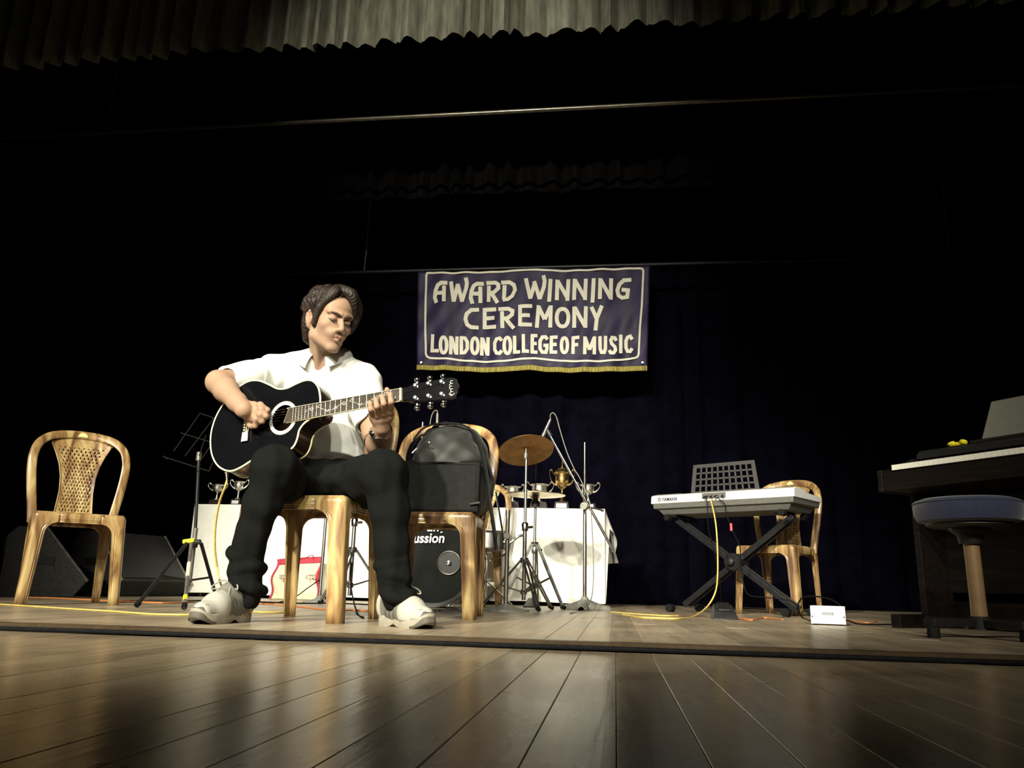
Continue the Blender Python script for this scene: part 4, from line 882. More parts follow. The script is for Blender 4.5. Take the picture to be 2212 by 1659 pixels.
for k, (a_, b_) in enumerate(zip(tops, ft)):
    MB().tube([a_, b_], .0095, 10).obj('leg', 'greymetal' if k == 1 else 'blackmetal', mu_)
    MB().tube([b_+(a_-b_)*.04, b_], .0135, 10).obj('rubber_foot', 'rubber', mu_)
    m_ = a_.lerp(b_, .55); MB().tube([m_, Vector((u0.x, uY, .13))], .0055, 8).obj('brace', 'blackmetal', mu_)
MB().tube([tops[1].lerp(ft[1], .33), tops[1].lerp(ft[1], .55)], .0105, 10).obj('tape', 'jute', mu_)
MB().tube([tops[1].lerp(ft[1], .84), tops[1].lerp(ft[1], .9)], .0112, 10).obj('tape', 'yellow', mu_)
# folding desk of thin bars
dp = lambda x, y: P(x, y, uY-.02+(960-y)*.0006)
DK = [((357, 988), (452, 1018)), ((432, 893), (500, 915)), ((375, 975), (432, 893)), ((437, 990), (492, 905)), ((390, 935), (455, 955)), ((400, 985), (462, 903)), ((352, 985), (362, 992)), ((452, 1018), (465, 985)), ((430, 985), (445, 940))]
for (a_, b_) in DK: MB().tube([dp(*a_), dp(*b_)], .0028, 7).obj('desk_bar', 'rubber', mu_)
MB().lathe([(0, -.025), (.014, -.025), (.014, .02), (0, .024)], ut, 12).obj('desk_joint', 'greymetal', mu_)

# ------------------------------------------------------------------ floor monitors
MT['carpet'] = mat('charcoal_speaker_carpet', (.026, .0255, .024), .9, var=.25, scale=50, bump=.25)
MT['grille'] = mat('black_steel_grille', (.022, .022, .023), .55, .0, var=.5, scale=220, contrast=(.45, .55), bump=.4)
def wedge(label, loc, rz, s=1., grp=None):
    t = thing('floor_monitor', label, 'speaker', loc, grp, world=False, rz=rz); w_ = .62*s
    prof = [(0, .0), (.40*s, 0), (.47*s, .10*s), (.20*s, .42*s), (.05*s, .42*s), (0, .36*s)]
    slab(MB(), prof, -w_/2, w_/2).obj('cabinet', 'carpet', t, smooth=False, bevel=.008)
    a_, b_ = Vector((0, .47*s, .10*s)), Vector((0, .20*s, .42*s)); d_ = (b_-a_); n_ = Vector((0, d_.z, -d_.y)).normalized()
    M_ = Matrix(((1, 0, 0), (0, d_.normalized().y, n_.y), (0, d_.normalized().z, n_.z)))
    MB().box((a_+b_)/2+n_*.006, (w_-.07, d_.length-.05, .012), M_).obj('grille', 'grille', t, smooth=False, bevel=.004)
    for sx in (-1, 1):
        MB().tube([Vector((sx*(w_/2-.012), .47*s, .10*s)), Vector((sx*(w_/2-.012), .2*s, .42*s))], .011, 8).obj('edge_strip', 'greymetal', t)
        MB().box((sx*(w_/2+.002), .2*s, .22*s), (.006, .14, .05)).obj('side_handle', 'black', t, smooth=False)
    return t
wedge('charcoal floor monitor wedge behind the empty chair legs', (-4.05, 4.95, 0), R(-48), 1.05)
wedge('charcoal floor monitor wedge nearest the music stand', (-3.98, 6.0, 0), R(-103), 1.12)

# ------------------------------------------------------------------ smooth solid modelling (distance grid -> surface net)
class SDF:
    def __init__(s, lo, hi, res):
        s.res = res; s.lo = np.array(lo, np.float32); n = [int((b-a)/res)+2 for a, b in zip(lo, hi)]; s.n = n
        s.ax = [(s.lo[i]+res*np.arange(n[i])).astype(np.float32) for i in range(3)]
        s.D = np.full(n, .5, np.float32)
    def sub(s, lo, hi):
        sl = []
        for i in range(3):
            a = int(max(0, math.floor((lo[i]-s.lo[i])/s.res))); b = int(min(s.n[i], math.ceil((hi[i]-s.lo[i])/s.res)+1)); sl.append(slice(a, max(a, b)))
        X = s.ax[0][sl[0]][:, None, None]; Y = s.ax[1][sl[1]][None, :, None]; Z = s.ax[2][sl[2]][None, None, :]
        return tuple(sl), X, Y, Z
    def comb(s, sl, d, k, op):
        A = s.D[sl]
        if A.size == 0: return
        if op == 'u': a, b = A, d
        else: a, b = -A, d
        if k > 0:
            h = np.clip(.5+.5*(b-a)/k, 0, 1); r = b+(a-b)*h-k*h*(1-h)
        else: r = np.minimum(a, b)
        s.D[sl] = r if op == 'u' else -r
    def cone(s, a, b, ra, rb, k=.01, op='u', flat=None, f=1.):
        a, b = np.array(a, np.float32), np.array(b, np.float32); m = max(ra, rb)+k+.012
        sl, X, Y, Z = s.sub(np.minimum(a, b)-m, np.maximum(a, b)+m)
        px, py, pz = X-a[0], Y-a[1], Z-a[2]; ba = b-a
        if flat is not None:
            n = np.array(flat, np.float32); n /= np.linalg.norm(n); ba = ba+n*(ba@n)*(f-1)
            q = (px*n[0]+py*n[1]+pz*n[2])*(f-1); px, py, pz = px+n[0]*q, py+n[1]*q, pz+n[2]*q
        L2 = float(ba@ba) or 1e-9
        h = np.clip((px*ba[0]+py*ba[1]+pz*ba[2])/L2, 0, 1)
        d = np.sqrt((px-ba[0]*h)**2+(py-ba[1]*h)**2+(pz-ba[2]*h)**2)-(ra+(rb-ra)*h)
        s.comb(sl, d.astype(np.float32), k, op)
    def chain(s, pts, rs, k=.01, op='u', kk=None, **kw):
        for i in range(len(pts)-1): s.cone(pts[i], pts[i+1], rs[i], rs[i+1], k if i == 0 or kk is None else kk, op, **kw)
    def ell(s, c, r, M=None, k=.01, op='u'):
        c = np.array(c, np.float32); m = max(r)+k+.012
        sl, X, Y, Z = s.sub(c-m, c+m); px, py, pz = X-c[0], Y-c[1], Z-c[2]
        if M is None: q = (px, py, pz)
        else: q = tuple(px*M[0][i]+py*M[1][i]+pz*M[2][i] for i in range(3))
        u = [q[i]/r[i] for i in range(3)]; k0 = np.sqrt(u[0]**2+u[1]**2+u[2]**2)
        k1 = np.sqrt((u[0]/r[0])**2+(u[1]/r[1])**2+(u[2]/r[2])**2)+1e-6
        s.comb(sl, (k0*(k0-1)/k1).astype(np.float32), k, op)
    def cut(s, p, n, lo, hi, k=.004):
        """remove everything on the +n side of the plane, inside the box lo..hi"""
        n = np.array(n, np.float32); n /= np.linalg.norm(n); sl, X, Y, Z = s.sub(lo, hi)
        d = -((X-p[0])*n[0]+(Y-p[1])*n[1]+(Z-p[2])*n[2])
        s.comb(sl, d.astype(np.float32)+np.zeros_like(s.D[sl]), k, 's')
    def warp(s, fn, lo, hi):
        sl, X, Y, Z = s.sub(lo, hi); s.D[sl] += fn(X, Y, Z).astype(np.float32)
    def mesh(s, name):
        D = s.D; I = D < 0; n = D.shape
        c = np.zeros([k-1 for k in n], np.int8)
        for i in (0, 1):
            for j in (0, 1):
                for k in (0, 1): c += I[i:n[0]-1+i, j:n[1]-1+j, k:n[2]-1+k]
        act = np.argwhere((c > 0) & (c < 8)); del c
        idx = np.full([k-1 for k in n], -1, np.int32); idx[act[:, 0], act[:, 1], act[:, 2]] = np.arange(len(act))
        acc = np.zeros((len(act), 3), np.float32); cnt = np.zeros(len(act), np.float32)
        for axis in range(3):
            o1, o2 = [k for k in range(3) if k != axis]
            for e in (0, 1):
                for g_ in (0, 1):
                    a = act.copy(); a[:, o1] += e; a[:, o2] += g_; b = a.copy(); b[:, axis] += 1
                    da = D[a[:, 0], a[:, 1], a[:, 2]]; db = D[b[:, 0], b[:, 1], b[:, 2]]; mk = (da < 0) != (db < 0)
                    t = np.where(mk, da/np.where(mk, da-db, 1), 0)
                    p = a.astype(np.float32); p[:, axis] += t; acc += p*mk[:, None]; cnt += mk
        V = s.lo+s.res*acc/np.maximum(cnt, 1)[:, None]
        F = []
        for axis in range(3):
            o1, o2 = [(1, 2), (2, 0), (0, 1)][axis]
            a = [slice(None)]*3; b = [slice(None)]*3; a[axis] = slice(0, -1); b[axis] = slice(1, None)
            x = I[tuple(a)] != I[tuple(b)]; pts = np.argwhere(x)
            ok = (pts[:, o1] > 0) & (pts[:, o2] > 0) & (pts[:, o1] < n[o1]-1) & (pts[:, o2] < n[o2]-1); pts = pts[ok]
            def cell(d1, d2):
                q = pts.copy(); q[:, o1] += d1; q[:, o2] += d2; return idx[q[:, 0], q[:, 1], q[:, 2]]
            f = np.stack([cell(-1, -1), cell(0, -1), cell(0, 0), cell(-1, 0)], 1)
            flip = ~I[pts[:, 0], pts[:, 1], pts[:, 2]]; f[flip] = f[flip][:, ::-1]
            F.append(f)
        F = np.concatenate(F); F = F[(F >= 0).all(1)]
        me = bpy.data.meshes.new(name)
        me.vertices.add(len(V)); me.vertices.foreach_set('co', V.ravel()); me.loops.add(F.size); me.loops.foreach_set('vertex_index', F.ravel().astype(np.int32))
        me.polygons.add(len(F)); me.polygons.foreach_set('loop_start', np.arange(0, F.size, 4, dtype=np.int32))
        me.polygons.foreach_set('use_smooth', np.ones(len(F), bool)); me.update(calc_edges=True)
        return me, V
    def obj(s, name, material, parent, tint=None):
        me, V = s.mesh(name); o0 = np.array(ORG.get(root_of(parent).name, (0, 0, 0)) if parent is not None else (0, 0, 0), np.float32)
        if tint is not None:
            at = me.attributes.new('tint', 'FLOAT_COLOR', 'POINT'); at.data.foreach_set('color', tint(V).astype(np.float32).ravel())
        me.vertices.foreach_set('co', (V-o0).astype(np.float32).ravel()); me.update()
        ob = bpy.data.objects.new(name, me); COL.objects.link(ob); me.materials.append(MT[material] if isinstance(material, str) else material)
        if parent is not None: ob.parent = parent
        return ob
def tint_mat(name, rough, sss=0., bump=0., bscale=400., sheen=0., coat=0.):
    m, nt, b = nodes_of(name); a = nt.nodes.new('ShaderNodeAttribute'); a.attribute_name = 'tint'
    ge = nt.nodes.new('ShaderNodeNewGeometry'); n = nt.nodes.new('ShaderNodeTexNoise'); n.inputs['Scale'].default_value = bscale; n.inputs['Detail'].default_value = 3; L(nt, ge.outputs['Position'], n.inputs['Vector'])
    mx = nt.nodes.new('ShaderNodeMix'); mx.data_type = 'RGBA'; mx.blend_type = 'MULTIPLY'; mx.inputs[0].default_value = .18
    L(nt, a.outputs['Color'], mx.inputs[6]); L(nt, n.outputs['Fac'], mx.inputs[7]); L(nt, mx.outputs[2], b.inputs['Base Color'])
    b.inputs['Specular IOR Level'].default_value = .3; b.inputs['Roughness'].default_value = rough; b.inputs['Sheen Weight'].default_value = sheen; b.inputs['Coat Weight'].default_value = coat
    if sss: b.inputs['Subsurface Weight'].default_value = sss; b.inputs['Subsurface Radius'].default_value = (.012, .005, .003); b.inputs['Subsurface Scale'].default_value = .5
    if bump:
        bp = nt.nodes.new('ShaderNodeBump'); bp.inputs['Strength'].default_value = bump; bp.inputs['Distance'].default_value = .001; L(nt, n.outputs['Fac'], bp.inputs['Height']); L(nt, bp.outputs['Normal'], b.inputs['Normal'])
    return m
GS = Vector((-1.188, 2.700, .7112)); GU = Vector((.97022, -.20623, .12706)); GV = Vector((-.09414, .16229, .98224)); GB = Vector((.22319, .96495, -.13805))
OUT = [(-.315, -.02), (-.309, .035), (-.29, .082), (-.26, .122), (-.226, .154), (-.19, .174), (-.155, .18), (-.118, .172), (-.076, .149), (-.034, .123), (.006, .117), (.045, .127), (.085, .133), (.115, .124), (.138, .097), (.149, .06), (.151, .028), (.148, .0), (.132, -.017), (.108, -.026), (.086, -.039), (.070, -.060), (.064, -.09), (.052, -.116), (.028, -.131), (-.01, -.131), (-.06, -.127), (-.112, -.138), (-.166, -.160), (-.205, -.168), (-.24, -.158), (-.275, -.131), (-.303, -.084)]
GD = .088
GPOLY = [(p.x, p.y) for p in spline([(u, v, 0) for u, v in OUT], 2, closed=True)]
def guitar_dist(X, Y, Z):
    """signed distance to the guitar body"""
    dx, dy, dz = X-GS.x, Y-GS.y, Z-GS.z
    u = (dx*GU.x+dy*GU.y+dz*GU.z).astype(np.float32); v = (dx*GV.x+dy*GV.y+dz*GV.z).astype(np.float32); d = (dx*GB.x+dy*GB.y+dz*GB.z).astype(np.float32)
    best = np.full(u.shape, 9., np.float32); ins = np.zeros(u.shape, bool)
    for (x0, y0), (x1, y1) in zip(GPOLY, GPOLY[1:]+GPOLY[:1]):
        ex, ey = x1-x0, y1-y0; wx, wy = u-x0, v-y0; t = np.clip((wx*ex+wy*ey)/(ex*ex+ey*ey), 0, 1)
        best = np.minimum(best, (wx-ex*t)**2+(wy-ey*t)**2)
        if y0 != y1: ins ^= ((y0 > v) != (y1 > v)) & (u < ex*(v-y0)/ey+x0)
    pl = np.where(ins, -1, 1)*np.sqrt(best); dp = np.maximum(-.002-d, d-GD-.004)
    return np.minimum(np.maximum(pl, dp), 0)+np.sqrt(np.maximum(pl, 0)**2+np.maximum(dp, 0)**2)
def carve_guitar(s):
    """flesh and cloth lie against the guitar instead of passing through it"""
    cs = [GS+GU*u+GV*v+GB*d for u in (-.33, .17) for v in (-.185, .195) for d in (-.01, .105)]
    lo = [min(c[i] for c in cs) for i in range(3)]; hi = [max(c[i] for c in cs) for i in range(3)]
    sl, X, Y, Z = s.sub(lo, hi)
    if s.D[sl].size: s.comb(sl, (guitar_dist(X, Y, Z)-.0035).astype(np.float32), .003, 's')
# ------------------------------------------------------------------ the guitarist
MT['skin'] = tint_mat('skin', .62, .12, .12)
MT['shirt'] = mat('white_cotton_shirt', (.66, .66, .62), .8, var=.03, scale=40, bump=.03)
MT['trousers'] = mat('black_denim', (.0062, .0066, .0063), .9, var=.2, scale=260, bump=.08, spec=.06)
MT['hair'] = mat('dark_brown_hair', (.010, .0055, .0035), .55, var=.5, scale=220, stretch=(1.8, 1.8, .4), bump=.4, detail=4, col2=(.022, .012, .0075), spec=.35)
MT['brow'] = mat('dark_brow_hair', (.02, .012, .008), .7, var=.3, scale=300)
MT['shoe_upper'] = tint_mat('shoe_upper', .6, 0, .25, 500)
MT['shoe_white'] = mat('white_shoe_leather', (.42, .41, .36), .5, var=.06, scale=40)
MT['shoe_mesh'] = mat('pale_grey_shoe_mesh', (.46, .45, .38), .75, var=.12, scale=160, bump=.15)
MT['shoe_sole'] = mat('worn_shoe_sole', (.30, .275, .22), .65, var=.12, scale=40)
MT['shoe_toe'] = mat('grey_toe_guard', (.085, .073, .055), .7, var=.12, scale=50)
MT['shoe_stripe'] = mat('dark_grey_shoe_stripe', (.05, .048, .04), .6, var=.1)
MT['lace'] = mat('grey_lace', (.26, .255, .21), .8, var=.1)
man = thing('person', 'person in white short-sleeved shirt and black trousers seated playing a black guitar', 'person', (-1.1, 2.95, 0))
# --- skeleton (photo position, depth)
neckB = P(703, 790, 3.02); shR, elR, wrR = P(585, 811, 2.985), P(473, 826, 2.768), P(526, 884, 2.660)
shL, elL, wrL = P(785, 825, 3.02), P(814, 972, 2.86), P(825, 921, 2.675)
hipC = P(707, 1052, 3.10); hpR, hpL = P(652, 1052, 3.07), P(762, 1052, 3.07)
# --- head frame
ya, pi_, ro = R(-39), R(13), R(3)
Hf = Vector((math.cos(ya)*math.cos(pi_), math.sin(ya)*math.cos(pi_), -math.sin(pi_))); Hr = Hf.cross(Vector((0, 0, 1))).normalized(); Hu = Hr.cross(Hf)
Hr, Hu = Hr*math.cos(ro)+Hu*math.sin(ro), Hu*math.cos(ro)-Hr*math.sin(ro)
HC = P(737, 691, 2.84)-Hf*.088
HM = Matrix(((Hr.x, Hf.x, Hu.x), (Hr.y, Hf.y, Hu.y), (Hr.z, Hf.z, Hu.z)))
def H(x, y, z): return HC+Hr*x+Hf*y+Hu*z
sk = SDF((-1.54, 2.52, .48), (-.66, 3.24, 1.34), .0026)
# torso inside the shirt
sk.ell(neckB+Vector((.0, .03, -.22)), (.15, .085, .2), None, .02); sk.chain([neckB+Vector((0, .01, -.03)), shR], [.05, .045], .03); sk.chain([neckB+Vector((0, .01, -.03)), shL], [.05, .045], .03)
# neck
sk.chain([neckB+Vector((0, .02, -.05)), neckB+Vector((.0, .01, .0)), H(0, -.035, -.06)], [.064, .056, .056], .03)
sk.cone(H(.03, .0, -.1), neckB+Vector((-.012, -.045, -.045)), .014, .012, .02); sk.cone(H(-.03, .0, -.1), neckB+Vector((.012, -.045, -.045)), .014, .012, .02)
# skull and face
hm = [[HM[i][j] for j in range(3)] for i in range(3)]
E_ = lambda c, r, k=.012, op='u': sk.ell(H(*c), r, hm, k, op)
E_((0, -.012, .032), (.074, .094, .084), .01)
E_((0, .028, -.034), (.0625, .062, .088), .02)
E_((0, .046, .045), (.061, .044, .046), .02)
for s in (-1, 1):
    sk.chain([H(s*.060, -.008, -.040), H(s*.055, .008, -.080), H(s*.015, .074, -.117)], [.012, .012, .0125], .022)
    E_((s*.043, .058, -.028), (.023, .024, .022), .02)
    sk.cone(H(s*.010, .091, .018), H(s*.048, .074, .021), .010, .009, .014)
    E_((s*.032, .100, -.001), (.017, .013, .010), .014, 's')
    E_((s*.032, .0795, -.003), (.0165, .0120, .0115), .006)
    E_((s*.0125, .1035, -.044), (.0085, .011, .0078), .007)
    E_((s*.024, .08, -.06), (.016, .018, .018), .02)
E_((0, .078, -.115), (.019, .016, .014), .014)
E_((0, .0815, -.066), (.026, .0145, .020), .014)
E_((0, .066, -.09), (.030, .018, .022), .02)
sk.chain([H(0, .089, .008), H(0, .101, -.018), H(0, .1115, -.037)], [.0075, .008, .0105], .010)
E_((0, .1105, -.042), (.009, .008, .007), .006)
sk.chain([H(-.026, .0800, -.0765), H(-.008, .0955, -.0705), H(.008, .0955, -.0705), H(.026, .0800, -.0765)], [.003, .0046, .0046, .003], .006)
sk.chain([H(-.021, .0825, -.0800), H(0, .0950, -.0825), H(.021, .0825, -.0800)], [.0035, .0064, .0035], .006)
sk.chain([H(-.025, .0855, -.0768), H(-.008, .1000, -.0756), H(.008, .1000, -.0756), H(.025, .0855, -.0768)], [.0006, .0012, .0012, .0006], .003, 's')
for s in (-1, 1):   # ears
    E_((s*.080, -.012, -.018), (.011, .020, .033), .008); E_((s*.073, -.010, -.046), (.01, .011, .012), .008)
    E_((s*.091, -.009, -.014), (.008, .011, .018), .006, 's')
    sk.chain([H(s*.084, .004, .0), H(s*.088, -.012, .014), H(s*.088, -.027, .002), H(s*.086, -.028, -.022)], [.0035, .004, .004, .0035], .004)
# right arm, strumming hand
sk.chain([shR, shR.lerp(elR, .5), elR, elR.lerp(wrR, .3), elR.lerp(wrR, .75), wrR], [.05, .046, .043, .0435, .033, .0285], .02)
sk.ell(elR+Vector((-.012, -.004, .002)), (.03, .032, .034), None, .02)
def finger(pts, r0=.0095, r1=.0072, k=.006):
    n = len(pts); sk.chain([Vector(p) for p in pts], [r0+(r1-r0)*i/(n-1) for i in range(n)], k, kk=.004)
fw = lambda x, y, d: P(x, y, d)
palmR = fw(546, 889, 2.690)
sk.cone(wrR, fw(540, 887, 2.695), .028, .030, .014, flat=(.3, -1, .2), f=1.25)
sk.cone(fw(540, 886, 2.695), fw(556, 886, 2.685), .032, .029, .014, flat=(.3, -1, .2), f=1.4)
sk.cone(fw(541, 898, 2.69), fw(552, 901, 2.685), .026, .02, .012, flat=(.3, -1, .2), f=1.3)
for mcp, pip, dip, tip in (((562, 875, 2.668), (578, 886, 2.668), (577, 900, 2.69), (566, 903, 2.705)), ((565, 884, 2.658), (575, 899, 2.662), (567, 908, 2.69), (554, 904, 2.70)), ((562, 895, 2.658), (566, 910, 2.668), (554, 914, 2.69), (543, 906, 2.698)), ((553, 905, 2.664), (551, 920, 2.675), (541, 921, 2.69), (534, 911, 2.695))):
    finger([palmR.lerp(fw(*mcp), .4), fw(*mcp), fw(*pip), fw(*dip), fw(*tip)], .0115, .008)
    sk.ell(fw(*mcp), (.0115, .0105, .0115), None, .008)
finger([fw(534, 878, 2.69), fw(548, 874, 2.678), fw(566, 884, 2.675), fw(580, 896, 2.684)], .0135, .0085, .01)
# left arm, fretting hand
sk.chain([shL, shL.lerp(elL, .5), elL, elL.lerp(wrL, .35), elL.lerp(wrL, .8), wrL], [.05, .046, .043, .0435, .034, .0275], .02)
palmL = fw(824, 902, 2.655)
sk.cone(wrL, palmL, .027, .029, .014, flat=(.2, -1, .1), f=1.3); sk.cone(palmL, fw(824, 895, 2.64), .034, .034, .014, flat=(.2, -1, .2), f=1.5)
sk.cone(fw(812, 902, 2.645), fw(838, 897, 2.645), .022, .022, .014)
for mcp, pip, dip, tip in (((842, 889, 2.622), (845, 868, 2.572), (843, 854, 2.572), (838, 850, 2.592)), ((829, 893, 2.615), (829, 872, 2.562), (826, 858, 2.566), (822, 856, 2.588)), ((816, 897, 2.618), (814, 878, 2.566), (812, 865, 2.569), (809, 863, 2.592)), ((805, 899, 2.63), (801, 884, 2.585), (800, 873, 2.583), (799, 871, 2.602))):
    finger([palmL.lerp(fw(*mcp), .3), fw(*mcp), fw(*pip), fw(*dip), fw(*tip)], .0118, .0082)
    sk.ell(fw(*mcp), (.0115, .0115, .0115), None, .009)
finger([fw(834, 905, 2.66), fw(842, 880, 2.672), fw(840, 858, 2.668), fw(836, 842, 2.648)], .0145, .0095, .012)
def skin_tint(V):
    q = (V-np.array(HC, np.float32)) @ np.array(HM, np.float32)   # head coordinates
    c = np.tile(np.array([.345, .215, .14, 1], np.float32), (len(V), 1))
    x, y, z = np.abs(q[:, 0]), q[:, 1], q[:, 2]
    def mixc(col, w):
        w = np.clip(w, 0, 1)[:, None]; c[:, :3] = c[:, :3]*(1-w)+np.array(col, np.float32)*w
    head = (np.linalg.norm(q, axis=1) < .16)
    mixc((.25, .155, .105), .5*head*np.clip((-.048-z)/.02, 0, 1)*np.clip((y-.0)/.03, 0, 1))                    # shaved beard shadow tone of the skin
    lip = np.exp(-((z+.0755)/.0085)**2)*(x < .026)*(y > .076)*head; mixc((.30, .125, .09), .75*lip)
    mous = np.exp(-((z+.0625)/.0055)**2)*(x < .024)*(y > .08)*head; mixc((.24, .14, .10), .16*mous)
    ear = head*(x > .07)*(np.abs(z) < .05); mixc((.36, .19, .13), .5*ear)
    return c
carve_guitar(sk)
body = sk.obj('body', 'skin', man, skin_tint); del sk
# eyebrows, lashes
def facey(x, z, base):   # lies on the brow surface
    return base
for s in (-1, 1):
    pts = [H(s*x, y, z) for x, y, z in ((.009, .0985, .0095), (.02, .0982, .0140), (.033, .0936, .0175), (.046, .0826, .0178), (.055, .071, .014))]
    MB().tube(spline(pts, 5), [.0042+.0012*math.sin(min(1, k/12)*2.2)-.0028*(k/20) for k in range(21)], 8, flat=1.0).obj('eyebrow', 'brow', man)
    pts = [H(s*x, y, z) for x, y, z in ((.0165, .0875, -.0085), (.024, .0915, -.0120), (.033, .0918, -.0135), (.041, .0868, -.0120), (.049, .0785, -.008))]
    MB().tube(spline(pts, 5), [.0012+.0014*math.sin(math.pi*k/20) for k in range(21)], 6).obj('eyelashes', 'brow', man)
# --- hair: wavy locks over the scalp
hr = SDF(tuple(np.array(HC)-.19), tuple(np.array(HC)+.19), .0027)
hE = lambda c, r, k=.012, op='u': hr.ell(H(*c), r, hm, k, op)
hE((0, -.026, .042), (.088, .098, .090), .01); hE((0, -.05, .0), (.084, .074, .078), .02)
hE((0, .105, -.022), (.066, .075, .078), .016, 's')       # face left free
rr = random.Random(5)
def lock(pts, r0, r1, k=.006):
    p = spline([H(*q) for q in pts], 4); n = len(p); hr.chain(p, [r0+(r1-r0)*(i/(n-1))**1.4 for i in range(n)], k)
# fringe: swept from the parting over the forehead to both temples
for i in range(8):
    t = i/7
    lock([(.02-.01*t, .02, .118+.006*math.sin(i*2)), (.035+.01*t, .062-.01*t, .108), (.056+.006*t, .064-.018*t, .076-.01*t), (.069, .045-.02*t, .042-.016*t), (.073, .032-.024*t, .012-.018*t)], .015, .007)
for i in range(9):
    t = i/8
    lock([(.012-.02*t, .03-.01*t, .122+.006*math.sin(i*1.7)), (-.012-.022*t, .078-.012*t, .112+.008*math.sin(i*2.3)), (-.036-.02*t, .086-.02*t, .082+.006*math.cos(i*2)), (-.058-.012*t, .066-.024*t, .05), (-.071-.006*t, .05-.026*t, .02+.004*math.sin(i*3)), (-.074-.004*t, .034-.03*t, -.012)], .0155, .0075)
for i in range(34):   # crown and back in loose waves
    a = rr.uniform(-2.6, 2.6); e = rr.uniform(.15, 1.15); d = Vector((math.sin(a)*math.cos(e), -math.cos(a)*math.cos(e)*1.0, math.sin(e)))
    c_ = Vector((0, -.02, .035)); s1 = c_+Vector((d.x*.08, d.y*.093, d.z*.088)); d2 = Vector((math.sin(a+rr.uniform(-.4, .4))*math.cos(e-.5), -math.cos(a)*math.cos(e-.5), math.sin(e-.5))); s2 = c_+Vector((d2.x*.088, d2.y*.1, d2.z*.09))
    if s2.y > .03 and s2.z < .06: continue
    m_ = (s1+s2)/2*1.08+Vector((rr.uniform(-.008, .008), rr.uniform(-.008, .008), rr.uniform(0, .008)))
    lock([tuple(s1), tuple(m_), tuple(s2)], rr.uniform(.012, .018), rr.uniform(.008, .012))
lock([(-.07, .05, .07), (-.082, .05, .04), (-.083, .046, .005), (-.078, .03, -.03)], .018, .01); lock([(-.05, .07, .095), (-.075, .06, .075), (-.088, .045, .045), (-.086, .03, .0)], .018, .012)
for s in (-1, 1):     # sideburns and nape
    lock([(s*.074, .018, .03), (s*.075, .022, -.005), (s*.071, .018, -.046)], .013, .006)
    lock([(s*.074, -.04, .02), (s*.07, -.052, -.03), (s*.056, -.058, -.075), (s*.05, -.058, -.1)], .02, .009)
    lock([(s*.04, -.08, .0), (s*.036, -.078, -.06), (s*.03, -.072, -.1)], .026, .012)
for i in range(150):  # finer strands following the waves
    a = rr.uniform(-math.pi, math.pi); e = rr.uniform(.05, 1.3); fr = abs(a) > 2.0
    c_ = Vector((0, -.018, .036)); pts = []; w0 = rr.uniform(0, 6)
    for k in range(5):
        e2 = e-.2*k; a2 = a+.10*math.sin(w0+k*1.5)
        R_ = Vector((.096, .108, .099))*(1.0+.035*math.sin(w0*2+k*1.9))
        pts.append(c_+Vector((math.sin(a2)*math.cos(e2)*R_.x, -math.cos(a2)*math.cos(e2)*R_.y, math.sin(e2)*R_.z)))
    pts = [p for p in pts if not (p.y > .035 and p.z < .085-.35*max(0, abs(p.x)-.03))]
    if len(pts) > 2: lock([tuple(p) for p in pts], rr.uniform(.005, .008), .003, .003)
def ridges(X, Y, Z):
    dx, dy, dz = X-HC.x, Y-HC.y, Z-HC.z
    x = dx*Hr.x+dy*Hr.y+dz*Hr.z; y = dx*Hf.x+dy*Hf.y+dz*Hf.z; z = dx*Hu.x+dy*Hu.y+dz*Hu.z
    az = np.arctan2(x-.012, y-.03); return .0013*np.sin(az*44+4*np.sin(z*70)+3*np.sin(y*50))*np.clip((z+.1)/.05, 0, 1)
hr.warp(ridges, hr.lo, hr.lo+.5)
for s in (-1, 1): hE((s*.087, -.006, -.018), (.016, .025, .036), .006, 's')
hr.obj('hair', 'hair', man); del hr
# --- shirt
sh = SDF((-1.54, 2.60, .44), (-.68, 3.30, 1.14), .0042)
ch0 = P(700, 862, 3.05)
sh.ell(ch0, (.185, .115, .19), None, .02); sh.ell(P(706, 965, 3.07), (.168, .125, .17), None, .05); sh.ell(P(712, 1030, 3.06), (.17, .14, .11), None, .04)
sh.chain([neckB+Vector((-.03, .015, .012)), shR+Vector((.01, 0, .018))], [.07, .062], .05); sh.chain([neckB+Vector((.025, .015, -.004)), shL+Vector((-.01, 0, .004))], [.07, .064], .05)
slR = shR.lerp(elR, .84); slL = shL.lerp(elL, .66)
sh.chain([shR, shR.lerp(elR, .5), slR+Vector((-.02, -.005, 0))], [.066, .061, .058], .05)
sh.chain([shL, shL.lerp(elL, .4), slL+Vector((0, 0, -.02))], [.068, .066, .064], .05)
dR = (elR-shR).normalized(); dL = (elL-shL).normalized()
sh.cut((0, 0, P(705, 1000, 3.).z-.0), (0, -.25, -1), tuple(sh.lo), tuple(sh.lo+1.), .01)
sh.cut(slR, dR, slR-Vector((.1, .1, .1)), slR+Vector((.06, .1, .1)), .003); sh.cut(slL, dL, slL-Vector((.075, .09, .1)), slL+Vector((.09, .09, .05)), .003)
# hollow the cuffs a little
sh.cone(slR+dR*.02, slR-dR*.015, .05, .047, .004, 's'); sh.cone(slL+dL*.02, slL-dL*.02, .055, .05, .004, 's')
